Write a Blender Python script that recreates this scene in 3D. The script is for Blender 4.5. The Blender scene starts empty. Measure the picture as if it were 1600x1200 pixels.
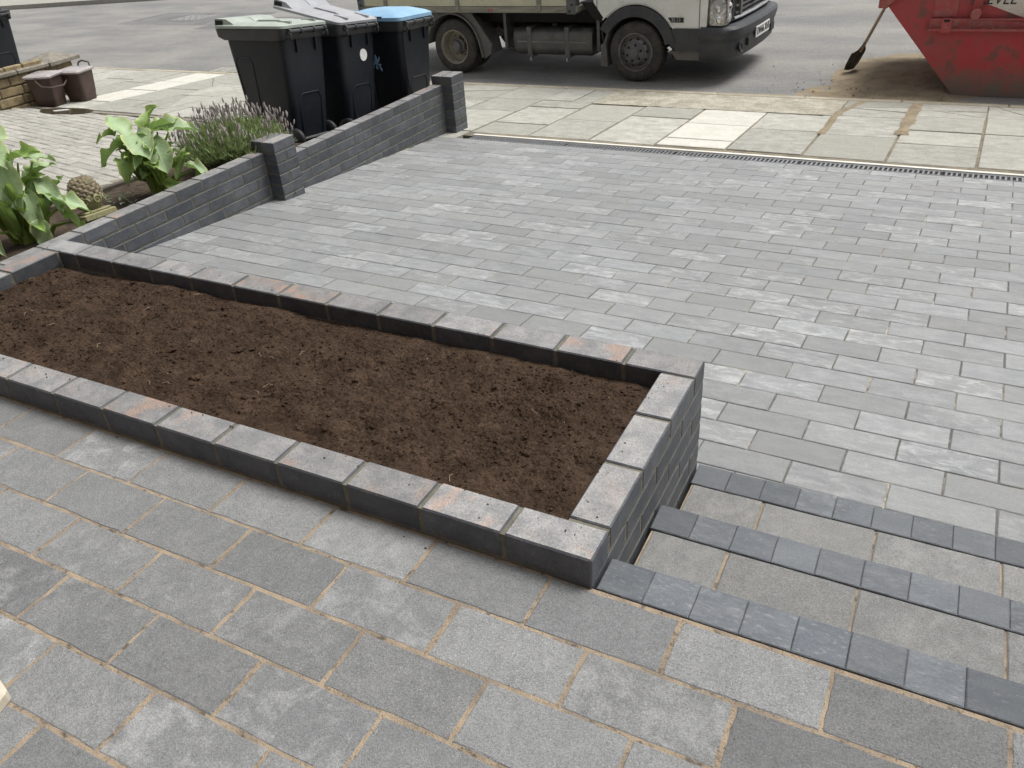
import bpy, bmesh, math, random
from mathutils import Vector, Matrix, noise
R_ = random.Random(7)
rad = math.radians
sc = bpy.context.scene
col = sc.collection

# ------------------------------------------------------------------ camera
CAM = Vector((0.4897, -1.1578, 1.2826))
YAW, PITCH, ROLL, FPX = -0.513421, 0.575336, -0.077793, 1257.2
fwd = Vector((math.sin(YAW)*math.cos(PITCH), math.cos(YAW)*math.cos(PITCH), -math.sin(PITCH)))
rgt0 = Vector((math.cos(YAW), -math.sin(YAW), 0)); up0 = rgt0.cross(fwd)
rgt = math.cos(ROLL)*rgt0 + math.sin(ROLL)*up0
upv = -math.sin(ROLL)*rgt0 + math.cos(ROLL)*up0
cd = bpy.data.cameras.new('camera'); cam = bpy.data.objects.new('camera', cd); col.objects.link(cam)
mw = Matrix((rgt, upv, -fwd)).transposed().to_4x4(); mw.translation = CAM
cam.matrix_world = mw
cd.sensor_width = 36; cd.lens = 36*FPX/1600; cd.clip_start = 0.02; cd.clip_end = 2000
sc.camera = cam

# ------------------------------------------------------------------ light
SUN_AZ, SUN_EL = rad(42), rad(66)          # azimuth measured from +Y towards +X
w = bpy.data.worlds.new('World'); sc.world = w; w.use_nodes = True
nt = w.node_tree; bg = nt.nodes['Background']
sky = nt.nodes.new('ShaderNodeTexSky'); sky.sky_type = 'NISHITA'; sky.sun_disc = False
sky.sun_elevation = SUN_EL; sky.sun_rotation = SUN_AZ
sky.air_density = 1.0; sky.dust_density = 4.0; sky.ozone_density = 1.0
hs = nt.nodes.new('ShaderNodeHueSaturation'); hs.inputs['Saturation'].default_value = 0.12
nt.links.new(sky.outputs[0], hs.inputs['Color']); nt.links.new(hs.outputs[0], bg.inputs['Color'])
bg.inputs['Strength'].default_value = 0.1
sd = bpy.data.lights.new('sun', 'SUN'); sd.energy = 2.3; sd.angle = rad(30); sd.color = (1.0, 0.975, 0.94)
so = bpy.data.objects.new('sun', sd); col.objects.link(so)
sdir = Vector((math.sin(SUN_AZ)*math.cos(SUN_EL), math.cos(SUN_AZ)*math.cos(SUN_EL), math.sin(SUN_EL)))
so.rotation_euler = sdir.to_track_quat('Z', 'Y').to_euler(); so.location = (9, 4, 9)
sc.view_settings.view_transform = 'Standard'; sc.view_settings.look = 'None'
sc.view_settings.gamma = 1.0; sc.view_settings.use_curve_mapping = False
sc.view_settings.exposure = 0.62

# ------------------------------------------------------------------ helpers
def in_view(P, m=60):
    d = Vector(P)-CAM; z = d.dot(fwd)
    if z < .05: return False
    x = 800+FPX*d.dot(rgt)/z; y = 600-FPX*d.dot(upv)/z
    return -m < x < 1600+m and -m < y < 1200+m
def tag(o, label=None, cat=None, group=None, kind=None):
    if label: o['label'] = label
    if cat: o['category'] = cat
    if group: o['group'] = group
    if kind: o['kind'] = kind
    return o
def link(o, parent=None):
    col.objects.link(o)
    if parent is not None: o.parent = parent
    return o
def empty(name, M=None):
    o = bpy.data.objects.new(name, None); o.empty_display_size = .1
    if M is not None: o.matrix_world = M if isinstance(M, Matrix) else Matrix.Translation(M)
    return link(o)
class MB:
    def __init__(s): s.v = []; s.f = []; s.mi = []; s.cur = 0
    def add(s, vs, fs):
        o = len(s.v); s.v += [tuple(v) for v in vs]
        for f in fs: s.f.append(tuple(i+o for i in f)); s.mi.append(s.cur)
        return s
    def box(s, x0, x1, y0, y1, z0, z1, M=None, c=0.0):
        if c <= 0:
            vs = [Vector((x, y, z)) for z in (z0, z1) for y in (y0, y1) for x in (x0, x1)]
            fs = [(0,2,3,1),(4,5,7,6),(0,1,5,4),(2,6,7,3),(0,4,6,2),(1,3,7,5)]
        else:
            vs = []; fs = []
            for (z, k) in ((z0, c), (z0+c, 0), (z1-c, 0), (z1, c)):
                xa, xb, ya, yb = x0+k, x1-k, y0+k, y1-k
                if k == 0:
                    vs += [Vector(p+(z,)) for p in ((x0+c,y0),(x1-c,y0),(x1,y0+c),(x1,y1-c),(x1-c,y1),(x0+c,y1),(x0,y1-c),(x0,y0+c))]
                else:
                    vs += [Vector(p+(z,)) for p in ((xa,ya),(xb,ya),(xb,ya),(xb,yb),(xb,yb),(xa,yb),(xa,yb),(xa,ya))]
            n = 8
            for r in range(3):
                for i in range(n):
                    a, b = r*n+i, r*n+(i+1) % n
                    fs.append((a, b, b+n, a+n))
            fs.append((6,5,3,1) if False else (1,7,5,3)); fs.append((24,26,28,30))
        if M: vs = [M @ v for v in vs]
        return s.add(vs, fs)
    def prism(s, pts, ax, a, b, M=None):
        """extrude 2-D polygon along axis ax ('x','y','z') from a to b"""
        def P(p, h):
            return Vector((h, p[0], p[1])) if ax == 'x' else Vector((p[0], h, p[1])) if ax == 'y' else Vector((p[0], p[1], h))
        n = len(pts); vs = [P(p, a) for p in pts]+[P(p, b) for p in pts]
        if M: vs = [M @ v for v in vs]
        fs = [(i, (i+1) % n, n+(i+1) % n, n+i) for i in range(n)]+[tuple(range(n))[::-1], tuple(range(n, 2*n))]
        return s.add(vs, fs)
    def tube(s, pts, r, n=8, cap=True):
        pts = [Vector(p) for p in pts]; rs = r if isinstance(r, (list, tuple)) else [r]*len(pts)
        o = []; prev = None
        for i, p in enumerate(pts):
            d = (pts[min(i+1, len(pts)-1)]-pts[max(i-1, 0)]).normalized()
            u = d.cross(Vector((0, 0, 1)) if abs(d.z) < .9 else Vector((1, 0, 0))).normalized()
            if prev is not None:
                u = (prev-d*prev.dot(d)).normalized()
            prev = u; v = d.cross(u)
            o += [p+rs[i]*(math.cos(a)*u+math.sin(a)*v) for a in [2*math.pi*k/n for k in range(n)]]
        fs = [(j*n+k, j*n+(k+1) % n, (j+1)*n+(k+1) % n, (j+1)*n+k) for j in range(len(pts)-1) for k in range(n)]
        if cap: fs += [tuple(range(n))[::-1], tuple(range((len(pts)-1)*n, len(pts)*n))]
        return s.add(o, fs)
    def lathe(s, prof, n=24, M=None):
        """prof (r, h) revolved round local Z"""
        vs = []
        for r, h in prof:
            vs += [Vector((r*math.cos(2*math.pi*k/n), r*math.sin(2*math.pi*k/n), h)) for k in range(n)]
        if M: vs = [M @ v for v in vs]
        fs = [(j*n+k, j*n+(k+1) % n, (j+1)*n+(k+1) % n, (j+1)*n+k) for j in range(len(prof)-1) for k in range(n)]
        if prof[0][0] <= .06: fs.append(tuple(range(n))[::-1])
        if prof[-1][0] <= .06: fs.append(tuple(range((len(prof)-1)*n, len(prof)*n)))
        return s.add(vs, fs)
    def loft(s, secs, q=4, caps=(True, True)):
        """secs (z, x0, x1, y0, y1, r): rounded rectangles stacked in z"""
        n = 4*(q+1); vs = []
        for z, x0, x1, y0, y1, r in secs:
            for (cx, cy, a0) in ((x1-r, y0+r, -90), (x1-r, y1-r, 0), (x0+r, y1-r, 90), (x0+r, y0+r, 180)):
                for k in range(q+1):
                    a = rad(a0+90*k/q); vs.append((cx+r*math.cos(a), cy+r*math.sin(a), z))
        fs = [(j*n+k, j*n+(k+1) % n, (j+1)*n+(k+1) % n, (j+1)*n+k) for j in range(len(secs)-1) for k in range(n)]
        if caps[0]: fs.append(tuple(range(n))[::-1])
        if caps[1]: fs.append(tuple(range((len(secs)-1)*n, len(secs)*n)))
        return s.add(vs, fs)
    def mesh(s, name, mats, smooth=False):
        m = bpy.data.meshes.new(name); m.from_pydata(s.v, [], s.f)
        for a in (mats if isinstance(mats, (list, tuple)) else [mats]): m.materials.append(a)
        for p, i in zip(m.polygons, s.mi): p.material_index = i
        m.update()
        if smooth:
            for p in m.polygons: p.use_smooth = True
            m.set_sharp_from_angle(angle=rad(35))
        return m
    def build(s, name, mats, parent=None, smooth=False, M=None):
        o = bpy.data.objects.new(name, s.mesh(name, mats, smooth))
        if M is not None: o.matrix_basis = M
        return link(o, parent)
def frame(o, dx, dy):
    x = Vector(dx).normalized(); z = x.cross(Vector(dy)).normalized(); y = z.cross(x)
    m = Matrix((x, y, z)).transposed().to_4x4(); m.translation = Vector(o); return m
def fbm(x, y, z=0., o=4):
    a = 0; k = 1; t = 0
    for i in range(o):
        a += k*noise.noise((x*2**i, y*2**i, z+7.3*i)); t += k; k *= .5
    return a/t

# ------------------------------------------------------------------ materials
def mat(name, c1, c2=None, rough=.8, scale=8., c3=None, s3=60., k3=.5, var=.12, bump=.2, bscale=120., stretch=(1, 1, 1),
        spec=.5, metal=0., coords='Object', detail=6., lo=.35, hi=.65, extra=None, coat=0., lo3=.55, hi3=.7, grain=0., gscale=230.):
    m = bpy.data.materials.new(name); m.use_nodes = True
    T = m.node_tree; N = T.nodes; L = T.links
    b = N['Principled BSDF']
    tc = N.new('ShaderNodeTexCoord'); oi0 = N.new('ShaderNodeObjectInfo')
    # random number of the piece: from the object, or from the 'rnd' attribute where many pieces share one mesh
    pa = N.new('ShaderNodeAttribute'); pa.attribute_name = 'rnd'
    pr_ = N.new('ShaderNodeMath'); pr_.operation = 'ADD'; L.new(oi0.outputs['Random'], pr_.inputs[0]); L.new(pa.outputs['Fac'], pr_.inputs[1])
    pf = N.new('ShaderNodeMath'); pf.operation = 'FRACT'; L.new(pr_.outputs[0], pf.inputs[0])
    class oi: outputs = {'Random': pf.outputs[0]}
    cs = N.new('ShaderNodeVectorMath'); cs.operation = 'ADD'
    if coords == 'World':
        g = N.new('ShaderNodeNewGeometry'); src = g.outputs['Position']; L.new(src, cs.inputs[0]); cs.inputs[1].default_value = (0, 0, 0)
    else:
        src = tc.outputs['Object']
        mu = N.new('ShaderNodeMath'); mu.operation = 'MULTIPLY'; mu.inputs[1].default_value = 37.
        L.new(oi.outputs['Random'], mu.inputs[0]); L.new(src, cs.inputs[0]); L.new(mu.outputs[0], cs.inputs[1])
    mp = N.new('ShaderNodeMapping'); mp.inputs['Scale'].default_value = stretch; L.new(cs.outputs[0], mp.inputs[0])
    def nz(sc_, det=detail):
        n = N.new('ShaderNodeTexNoise'); n.inputs['Scale'].default_value = sc_; n.inputs['Detail'].default_value = det
        n.inputs['Roughness'].default_value = .6; L.new(mp.outputs[0], n.inputs['Vector']); return n
    def ramp(n, a, c):
        r = N.new('ShaderNodeMapRange'); r.inputs['From Min'].default_value = a; r.inputs['From Max'].default_value = c
        r.interpolation_type = 'SMOOTHSTEP'; L.new(n.outputs['Fac'], r.inputs['Value']); return r
    def mix(a, c, f):
        x = N.new('ShaderNodeMix'); x.data_type = 'RGBA'
        for s_, v in ((x.inputs[6], a), (x.inputs[7], c)):
            if isinstance(v, tuple): s_.default_value = v+(1,) if len(v) == 3 else v
            else: L.new(v, s_)
        if isinstance(f, float): x.inputs[0].default_value = f
        else: L.new(f, x.inputs[0])
        return x.outputs[2]
    cc = c1
    if c2: cc = mix(c1, c2, ramp(nz(scale), lo, hi).outputs[0])
    if c3:
        r = ramp(nz(s3, 3.), lo3, hi3); q = N.new('ShaderNodeMath'); q.operation = 'MULTIPLY'; q.inputs[1].default_value = k3
        L.new(r.outputs[0], q.inputs[0]); cc = mix(cc, c3, q.outputs[0])
    if extra: cc = extra(N, L, mix, ramp, nz, cc, oi, mp)
    if grain:
        g1 = nz(gscale, 2.); g2 = nz(gscale*2.6, 1.); g3 = nz(gscale*.22, 4.)
        ad = N.new('ShaderNodeMath'); ad.operation = 'ADD'; L.new(g1.outputs['Fac'], ad.inputs[0]); L.new(g2.outputs['Fac'], ad.inputs[1])
        a2 = N.new('ShaderNodeMath'); a2.operation = 'ADD'; m3 = N.new('ShaderNodeMath'); m3.operation = 'MULTIPLY_ADD'; m3.inputs[1].default_value = .4; m3.inputs[2].default_value = .3; L.new(g3.outputs['Fac'], m3.inputs[0]); L.new(ad.outputs[0], a2.inputs[0]); L.new(m3.outputs[0], a2.inputs[1])
        gr_ = N.new('ShaderNodeMapRange'); gr_.inputs['From Min'].default_value = 1.1; gr_.inputs['From Max'].default_value = 1.9; gr_.inputs['To Min'].default_value = 1-grain; gr_.inputs['To Max'].default_value = 1+grain; L.new(a2.outputs[0], gr_.inputs['Value'])
        hg = N.new('ShaderNodeHueSaturation'); L.new(gr_.outputs[0], hg.inputs['Value'])
        if isinstance(cc, tuple): hg.inputs['Color'].default_value = cc+(1,)
        else: L.new(cc, hg.inputs['Color'])
        cc = hg.outputs[0]
    if var:
        hv = N.new('ShaderNodeHueSaturation'); rr = N.new('ShaderNodeMapRange')
        rr.inputs['To Min'].default_value = 1-var; rr.inputs['To Max'].default_value = 1+var
        L.new(oi.outputs['Random'], rr.inputs['Value']); L.new(rr.outputs[0], hv.inputs['Value'])
        if isinstance(cc, tuple): hv.inputs['Color'].default_value = cc+(1,)
        else: L.new(cc, hv.inputs['Color'])
        cc = hv.outputs[0]
    if isinstance(cc, tuple): b.inputs['Base Color'].default_value = cc+(1,)
    else: L.new(cc, b.inputs['Base Color'])
    b.inputs['Roughness'].default_value = rough; b.inputs['Metallic'].default_value = metal
    b.inputs['Specular IOR Level'].default_value = spec
    if coat: b.inputs['Coat Weight'].default_value = coat; b.inputs['Coat Roughness'].default_value = .08
    if bump:
        bn = nz(bscale, 4.); bp = N.new('ShaderNodeBump'); bp.inputs['Strength'].default_value = bump
        bp.inputs['Distance'].default_value = .01; L.new(bn.outputs['Fac'], bp.inputs['Height']); L.new(bp.outputs[0], b.inputs['Normal'])
    return m
def paver_extra(tint, white, k, sc_=5.):
    # per-piece tint and a bloom of pale efflorescence that varies from piece to piece
    def f(N, L, mix, ramp, nz, cc, oi, mp):
        s = N.new('ShaderNodeMath'); s.operation = 'MULTIPLY'; s.inputs[1].default_value = 91.7; L.new(oi.outputs['Random'], s.inputs[0])
        fr = N.new('ShaderNodeMath'); fr.operation = 'FRACT'; L.new(s.outputs[0], fr.inputs[0])
        q0 = N.new('ShaderNodeMath'); q0.operation = 'MULTIPLY'; q0.inputs[1].default_value = .75; L.new(fr.outputs[0], q0.inputs[0])
        cc = mix(cc, tint, q0.outputs[0])
        s2 = N.new('ShaderNodeMath'); s2.operation = 'MULTIPLY'; s2.inputs[1].default_value = 53.3; L.new(oi.outputs['Random'], s2.inputs[0])
        f2 = N.new('ShaderNodeMath'); f2.operation = 'FRACT'; L.new(s2.outputs[0], f2.inputs[0])
        p2 = N.new('ShaderNodeMath'); p2.operation = 'POWER'; p2.inputs[1].default_value = 2.; L.new(f2.outputs[0], p2.inputs[0])
        nb = nz(sc_, 10.); nb.inputs['Roughness'].default_value = .74; nb.inputs['Distortion'].default_value = .6; r = ramp(nb, .44, .66); q = N.new('ShaderNodeMath'); q.operation = 'MULTIPLY'
        L.new(r.outputs[0], q.inputs[0]); L.new(p2.outputs[0], q.inputs[1])
        q2 = N.new('ShaderNodeMath'); q2.operation = 'MULTIPLY'; q2.inputs[1].default_value = k; L.new(q.outputs[0], q2.inputs[0])
        return mix(cc, white, q2.outputs[0])
    return f
def blush_extra(N, L, mix, ramp, nz, cc, oi, mp):
    s = N.new('ShaderNodeMath'); s.operation = 'MULTIPLY'; s.inputs[1].default_value = 71.1; L.new(oi.outputs['Random'], s.inputs[0])
    fr = N.new('ShaderNodeMath'); fr.operation = 'FRACT'; L.new(s.outputs[0], fr.inputs[0])
    p2 = N.new('ShaderNodeMath'); p2.operation = 'POWER'; p2.inputs[1].default_value = 1.6; L.new(fr.outputs[0], p2.inputs[0])
    r = ramp(nz(9., 3.), .5, .68); q = N.new('ShaderNodeMath'); q.operation = 'MULTIPLY'
    L.new(r.outputs[0], q.inputs[0]); L.new(p2.outputs[0], q.inputs[1])
    qh = N.new('ShaderNodeMath'); qh.operation = 'MULTIPLY'; qh.inputs[1].default_value = .85; L.new(q.outputs[0], qh.inputs[0])
    cc = mix(cc, (.36, .24, .18), qh.outputs[0])
    d = ramp(nz(300., 2.), .66, .72); q3 = N.new('ShaderNodeMath'); q3.operation = 'MULTIPLY'; q3.inputs[1].default_value = .7
    L.new(d.outputs[0], q3.inputs[0])
    return mix(cc, (.06, .05, .05), q3.outputs[0])

M = {}
M['patio'] = mat('patio_slab', (.192, .197, .196), (.226, .23, .227), .88, 16., (.5, .5, .48), 330., .45, .2, .6, 420.,
                 extra=paver_extra((.15, .154, .158), (.4, .405, .4), .55, 13.), grain=.45, gscale=210.)
M['drive'] = mat('drive_paver', (.188, .197, .201), (.242, .249, .25), .56, 9., (.36, .36, .36), 240., .3, .12, .4, 260., stretch=(1, 2.2, 1),
                 extra=paver_extra((.205, .207, .204), (.45, .458, .46), .75, 11.), grain=.28, gscale=170.)
M['sett'] = mat('nosing_sett', (.075, .086, .1), (.105, .116, .128), .62, 9., (.4, .4, .4), 60., .2, .24, .35, 260., stretch=(1, 2.5, 1),
                extra=paver_extra((.1, .108, .116), (.26, .27, .28), .4, 12.), grain=.3, gscale=170.)
M['tread'] = mat('tread_slab', (.185, .186, .182), (.235, .234, .228), .88, 16., (.42, .415, .4), 330., .5, .12, .6, 420.,
                 extra=paver_extra((.19, .188, .18), (.36, .355, .335), .4, 13.), grain=.4, gscale=210.)
M['sand_joint'] = mat('sand_joint', (.38, .3, .21), (.24, .195, .145), 1., 11., (.09, .075, .06), 30., .85, 0, .8, 260., coords='World')
M['dark_joint'] = mat('dark_joint', (.12, .115, .105), (.42, .38, .28), 1., 5., (.05, .05, .05), 30., .6, 0, .6, 260., coords='World', lo=.5, hi=.66)
M['brick'] = mat('blue_brick', (.048, .054, .065), (.078, .082, .089), .5, 14., (.13, .13, .13), 50., .35, .22, .3, 160., spec=.5, grain=.25, gscale=140.)
M['brick_w'] = mat('blue_brick_wall', (.06, .068, .081), (.092, .096, .103), .5, 11., (.16, .155, .145), 45., .35, .24, .35, 160., spec=.45, grain=.25, gscale=140.)
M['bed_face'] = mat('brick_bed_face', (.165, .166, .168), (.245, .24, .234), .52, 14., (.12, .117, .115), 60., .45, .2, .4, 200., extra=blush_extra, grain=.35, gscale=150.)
M['mortar'] = mat('mortar', (.14, .133, .105), (.095, .092, .075), .95, 18., (.22, .2, .15), 90., .5, 0, .6, 220., coords='World')
M['mortar_p'] = mat('coping_mortar', (.17, .16, .12), (.115, .11, .085), .95, 18., (.26, .235, .17), 90., .5, 0, .6, 220., coords='World')
M['soil'] = mat('soil', (.038, .024, .0155), (.064, .041, .027), 1., 9., (.1, .068, .045), 110., .5, .1, .6, 240., coords='World', spec=.15, grain=.6, gscale=130.)
M['bedsoil'] = mat('bed_soil', (.04, .03, .022), (.075, .055, .04), 1., 14., (.16, .13, .1), 60., .4, .1, 1., 90., coords='World', spec=.15)
M['flag'] = mat('flagstone', (.28, .275, .243), (.37, .362, .324), .9, 7., (.17, .16, .135), 24., .5, .12, .5, 200., stretch=(1, 1.6, 1), grain=.35, gscale=110.,
                extra=paver_extra((.3, .295, .255), (.52, .51, .46), .6, 4.))
M['flag_white'] = mat('pale_flagstone', (.46, .45, .395), (.52, .505, .45), .9, 7., (.36, .34, .28), 22., .4, .05, .3, 200., grain=.18, gscale=110.)
M['concrete'] = mat('rough_concrete', (.27, .25, .195), (.4, .38, .31), 1., 6., (.13, .115, .085), 45., .75, 0, 1., 60., coords='World', lo=.3, hi=.7, grain=.5, gscale=90.)
M['concrete_k'] = mat('kerb_concrete', (.3, .27, .2), (.37, .34, .27), 1., 5., (.2, .17, .12), 40., .6, .1, .8, 90.)
M['cement'] = mat('cement_strip', (.62, .61, .57), (.55, .53, .47), .95, 6., (.4, .36, .28), 40., .3, 0, .3, 200., coords='World')
M['earth_joint'] = mat('earth_joint', (.22, .19, .135), (.13, .115, .085), 1., 5., (.07, .06, .045), 20., .5, 0, .6, 100., coords='World')
M['road'] = mat('asphalt', (.15, .15, .148), (.24, .232, .215), .95, .9, (.34, .33, .3), 90., .4, 0, .6, 300., coords='World', stretch=(.6, 1.3, 1), grain=.35, gscale=60.,
                lo=.3, hi=.7, detail=9.)
M['sandpile'] = mat('building_sand', (.29, .235, .155), (.21, .172, .115), 1., 5., (.12, .1, .07), 30., .45, 0, 1., 120., coords='World')
M['block'] = mat('drive_block', (.28, .27, .24), (.35, .34, .305), .9, 9., (.2, .19, .165), 90., .4, .14, .4, 200., grain=.3, gscale=110.)
M['stone'] = mat('wall_stone', (.3, .235, .13), (.2, .155, .09), .9, 10., (.09, .08, .05), 30., .6, .2, .8, 60.)
M['coping'] = mat('stone_coping', (.25, .23, .19), (.17, .155, .125), .95, 12., (.35, .33, .28), 50., .4, .1, .8, 70.)
M['statue'] = mat('weathered_stone', (.26, .21, .14), (.16, .135, .085), .95, 14., (.13, .15, .06), 22., .5, 0, .7, 90.)
M['statue2'] = mat('mossy_plinth_stone', (.3, .27, .16), (.24, .235, .12), .95, 14., (.15, .16, .06), 22., .5, 0, .5, 90.)
M['bin'] = mat('bin_plastic', (.007, .0095, .015), (.0115, .0135, .018), .45, 4., (.04, .04, .04), 20., .2, .08, .08, 90., spec=.4)
M['bin_grey'] = mat('bin_rim_plastic', (.028, .03, .033), (.04, .042, .044), .5, 6., None, 1, 0, 0, .1, 60.)
M['lid_green'] = mat('bin_lid_grey_green', (.36, .4, .345), (.3, .335, .3), .42, 6., None, 1, 0, 0, .1, 60.)
M['lid_grey'] = mat('bin_lid_grey', (.34, .345, .36), (.28, .285, .3), .42, 6., None, 1, 0, 0, .1, 60.)
M['lid_blue'] = mat('bin_lid_blue', (.2, .36, .52), (.26, .42, .57), .42, 6., None, 1, 0, 0, .1, 60.)
M['caddy'] = mat('caddy_plastic', (.05, .03, .024), (.068, .042, .033), .55, 8., None, 1, 0, .08, .1, 60.)
M['caddy_lid'] = mat('caddy_lid_plastic', (.3, .275, .27), (.36, .33, .32), .25, 8., None, 1, 0, 0, .1, 60.)  # lid paler than the brown body: sky glare put into its colour
M['black'] = mat('black_plastic', (.012, .013, .015), (.02, .02, .022), .5, 6., None, 1, 0, 0, .15, 60.)
M['bumper'] = mat('bumper_plastic', (.028, .031, .037), (.042, .045, .05), .5, 5., (.1, .095, .085), 20., .2, 0, .15, 90.)
M['dirtygrey'] = mat('mudguard_plastic', (.085, .088, .085), (.13, .125, .112), .75, 6., (.18, .16, .13), 18., .4, 0, .2, 60.)
M['tyre'] = mat('tyre_rubber', (.03, .029, .027), (.06, .055, .048), .85, 9., (.11, .1, .085), 30., .4, 0, .3, 90.)
M['rim'] = mat('dusty_wheel_rim', (.3, .275, .215), (.22, .2, .155), .7, 10., (.12, .1, .08), 25., .4, 0, .2, 60.)
M['rimgrey'] = mat('grey_wheel_rim', (.2, .195, .185), (.13, .125, .12), .6, 12., (.08, .06, .045), 25., .6, 0, .2, 60., metal=.3)
M['hub'] = mat('hub_plastic', (.075, .08, .088), (.11, .112, .115), .55, 10., None, 1, 0, 0, .2, 60.)
M['cabwhite'] = mat('white_paint', (.74, .76, .72), (.66, .68, .63), .28, 3., (.42, .4, .34), 9., .3, 0, .03, 40., coat=.5)
M['dropside'] = mat('cream_dropside', (.5, .5, .36), (.45, .44, .32), .5, 5., (.3, .28, .2), 14., .4, 0, .1, 40.)
M['rail'] = mat('weathered_rail', (.26, .25, .2), (.17, .165, .14), .6, 8., (.1, .09, .07), 20., .5, 0, .2, 60., stretch=(.4, 1, 3))
M['steel'] = mat('painted_steel', (.09, .095, .1), (.13, .13, .13), .5, 12., None, 1, 0, 0, .2, 60., metal=.4)
M['tank'] = mat('fuel_tank', (.085, .09, .092), (.13, .128, .118), .45, 5., (.2, .17, .12), 14., .4, 0, .15, 50., metal=.5)
M['chrome'] = mat('chrome', (.7, .7, .7), None, .12, metal=1., var=0, bump=0)
M['silver'] = mat('silver_plastic', (.42, .43, .44), None, .3, metal=.5, var=0, bump=0)
M['lampbody'] = mat('lamp_lens', (.2, .2, .2), (.4, .4, .39), .12, 14., (.75, .75, .72), 30., .8, 0, .1, 30., metal=.6, coat=.8)
M['white'] = mat('white_plate', (.78, .78, .76), (.7, .7, .68), .4, 30., var=0, bump=0)
M['ink'] = mat('black_letter', (.012, .012, .012), None, .5, var=0, bump=0)
def skip_dirt(N, L, mix, ramp, nz, cc, oi, mp):
    tc = N.new('ShaderNodeTexCoord'); sp = N.new('ShaderNodeSeparateXYZ'); L.new(tc.outputs['Object'], sp.inputs[0])
    n = nz(7., 6.); ad = N.new('ShaderNodeMath'); ad.operation = 'MULTIPLY_ADD'; ad.inputs[1].default_value = -.5; L.new(n.outputs['Fac'], ad.inputs[0]); L.new(sp.outputs['Z'], ad.inputs[2])
    r = N.new('ShaderNodeMapRange'); r.inputs['From Min'].default_value = .06; r.inputs['From Max'].default_value = -.2; L.new(ad.outputs[0], r.inputs['Value'])
    return mix(cc, (.14, .11, .085), r.outputs[0])
M['skip'] = mat('red_skip_paint', (.4, .03, .036), (.33, .058, .058), .6, 3., (.11, .065, .05), 6., .7, 0, .25, 60., lo3=.5, hi3=.66, extra=skip_dirt)
M['skiprim'] = mat('worn_red_steel', (.36, .06, .06), (.3, .1, .09), .65, 9., (.3, .2, .18), 25., .5, 0, .3, 60.)
M['skipwhite'] = mat('white_skip_paint', (.66, .63, .57), (.55, .5, .44), .6, 8., (.3, .2, .15), 25., .4, 0, .2, 60.)
M['wood'] = mat('ash_handle', (.42, .33, .22), (.33, .25, .165), .6, 10., None, 1, 0, 0, .2, 60., stretch=(1, 1, .1))
M['timber'] = mat('dark_timber', (.05, .042, .033), (.085, .07, .055), .85, 6., (.14, .11, .08), 40., .4, 0, .5, 60., stretch=(1, .15, 1))
M['iron'] = mat('cast_iron', (.06, .06, .06), (.1, .098, .092), .6, 20., None, 1, 0, 0, .3, 80., metal=.3)
M['galv'] = mat('galvanised_grate', (.3, .31, .32), (.23, .235, .24), .45, 20., None, 1, 0, 0, .1, 80., metal=.5)
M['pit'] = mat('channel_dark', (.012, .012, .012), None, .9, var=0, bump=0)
M['wet'] = mat('wet_cover', (.055, .047, .03), (.08, .068, .045), .12, 6., None, 1, 0, 0, .05, 40.)
M['housebrick'] = mat('house_brick', (.3, .16, .11), (.24, .13, .09), .9, 12., (.35, .28, .22), 60., .4, 0, .4, 60.)
M['render'] = mat('house_render', (.5, .48, .43), (.45, .43, .39), .9, 3., var=0)
M['roof'] = mat('roof_tile', (.18, .09, .065), (.13, .07, .055), .9, 6., var=0)
M['upvc'] = mat('white_frame', (.75, .75, .74), None, .35, var=0, bump=0)
M['glass'] = mat('window_glass', (.03, .035, .04), None, .05, var=0, bump=0)
M['straw'] = mat('dry_straw', (.27, .2, .13), None, .9, var=0, bump=0)
M['cream'] = mat('cream_stone', (.55, .5, .4), (.48, .43, .34), .8, 10., stretch=(1, 6, 1), var=0)
M['stem'] = mat('leaf_stem', (.13, .21, .03), (.19, .25, .05), .5, 12., (.16, .12, .05), 18., .4, .15, .1, 60.)
M['twig'] = mat('woody_twig', (.12, .095, .08), (.17, .14, .125), .9, 20., var=.1, bump=0)
M['flower'] = mat('lavender_spike', (.27, .235, .235), (.36, .32, .305), .9, 20., var=.1, bump=0)
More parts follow.
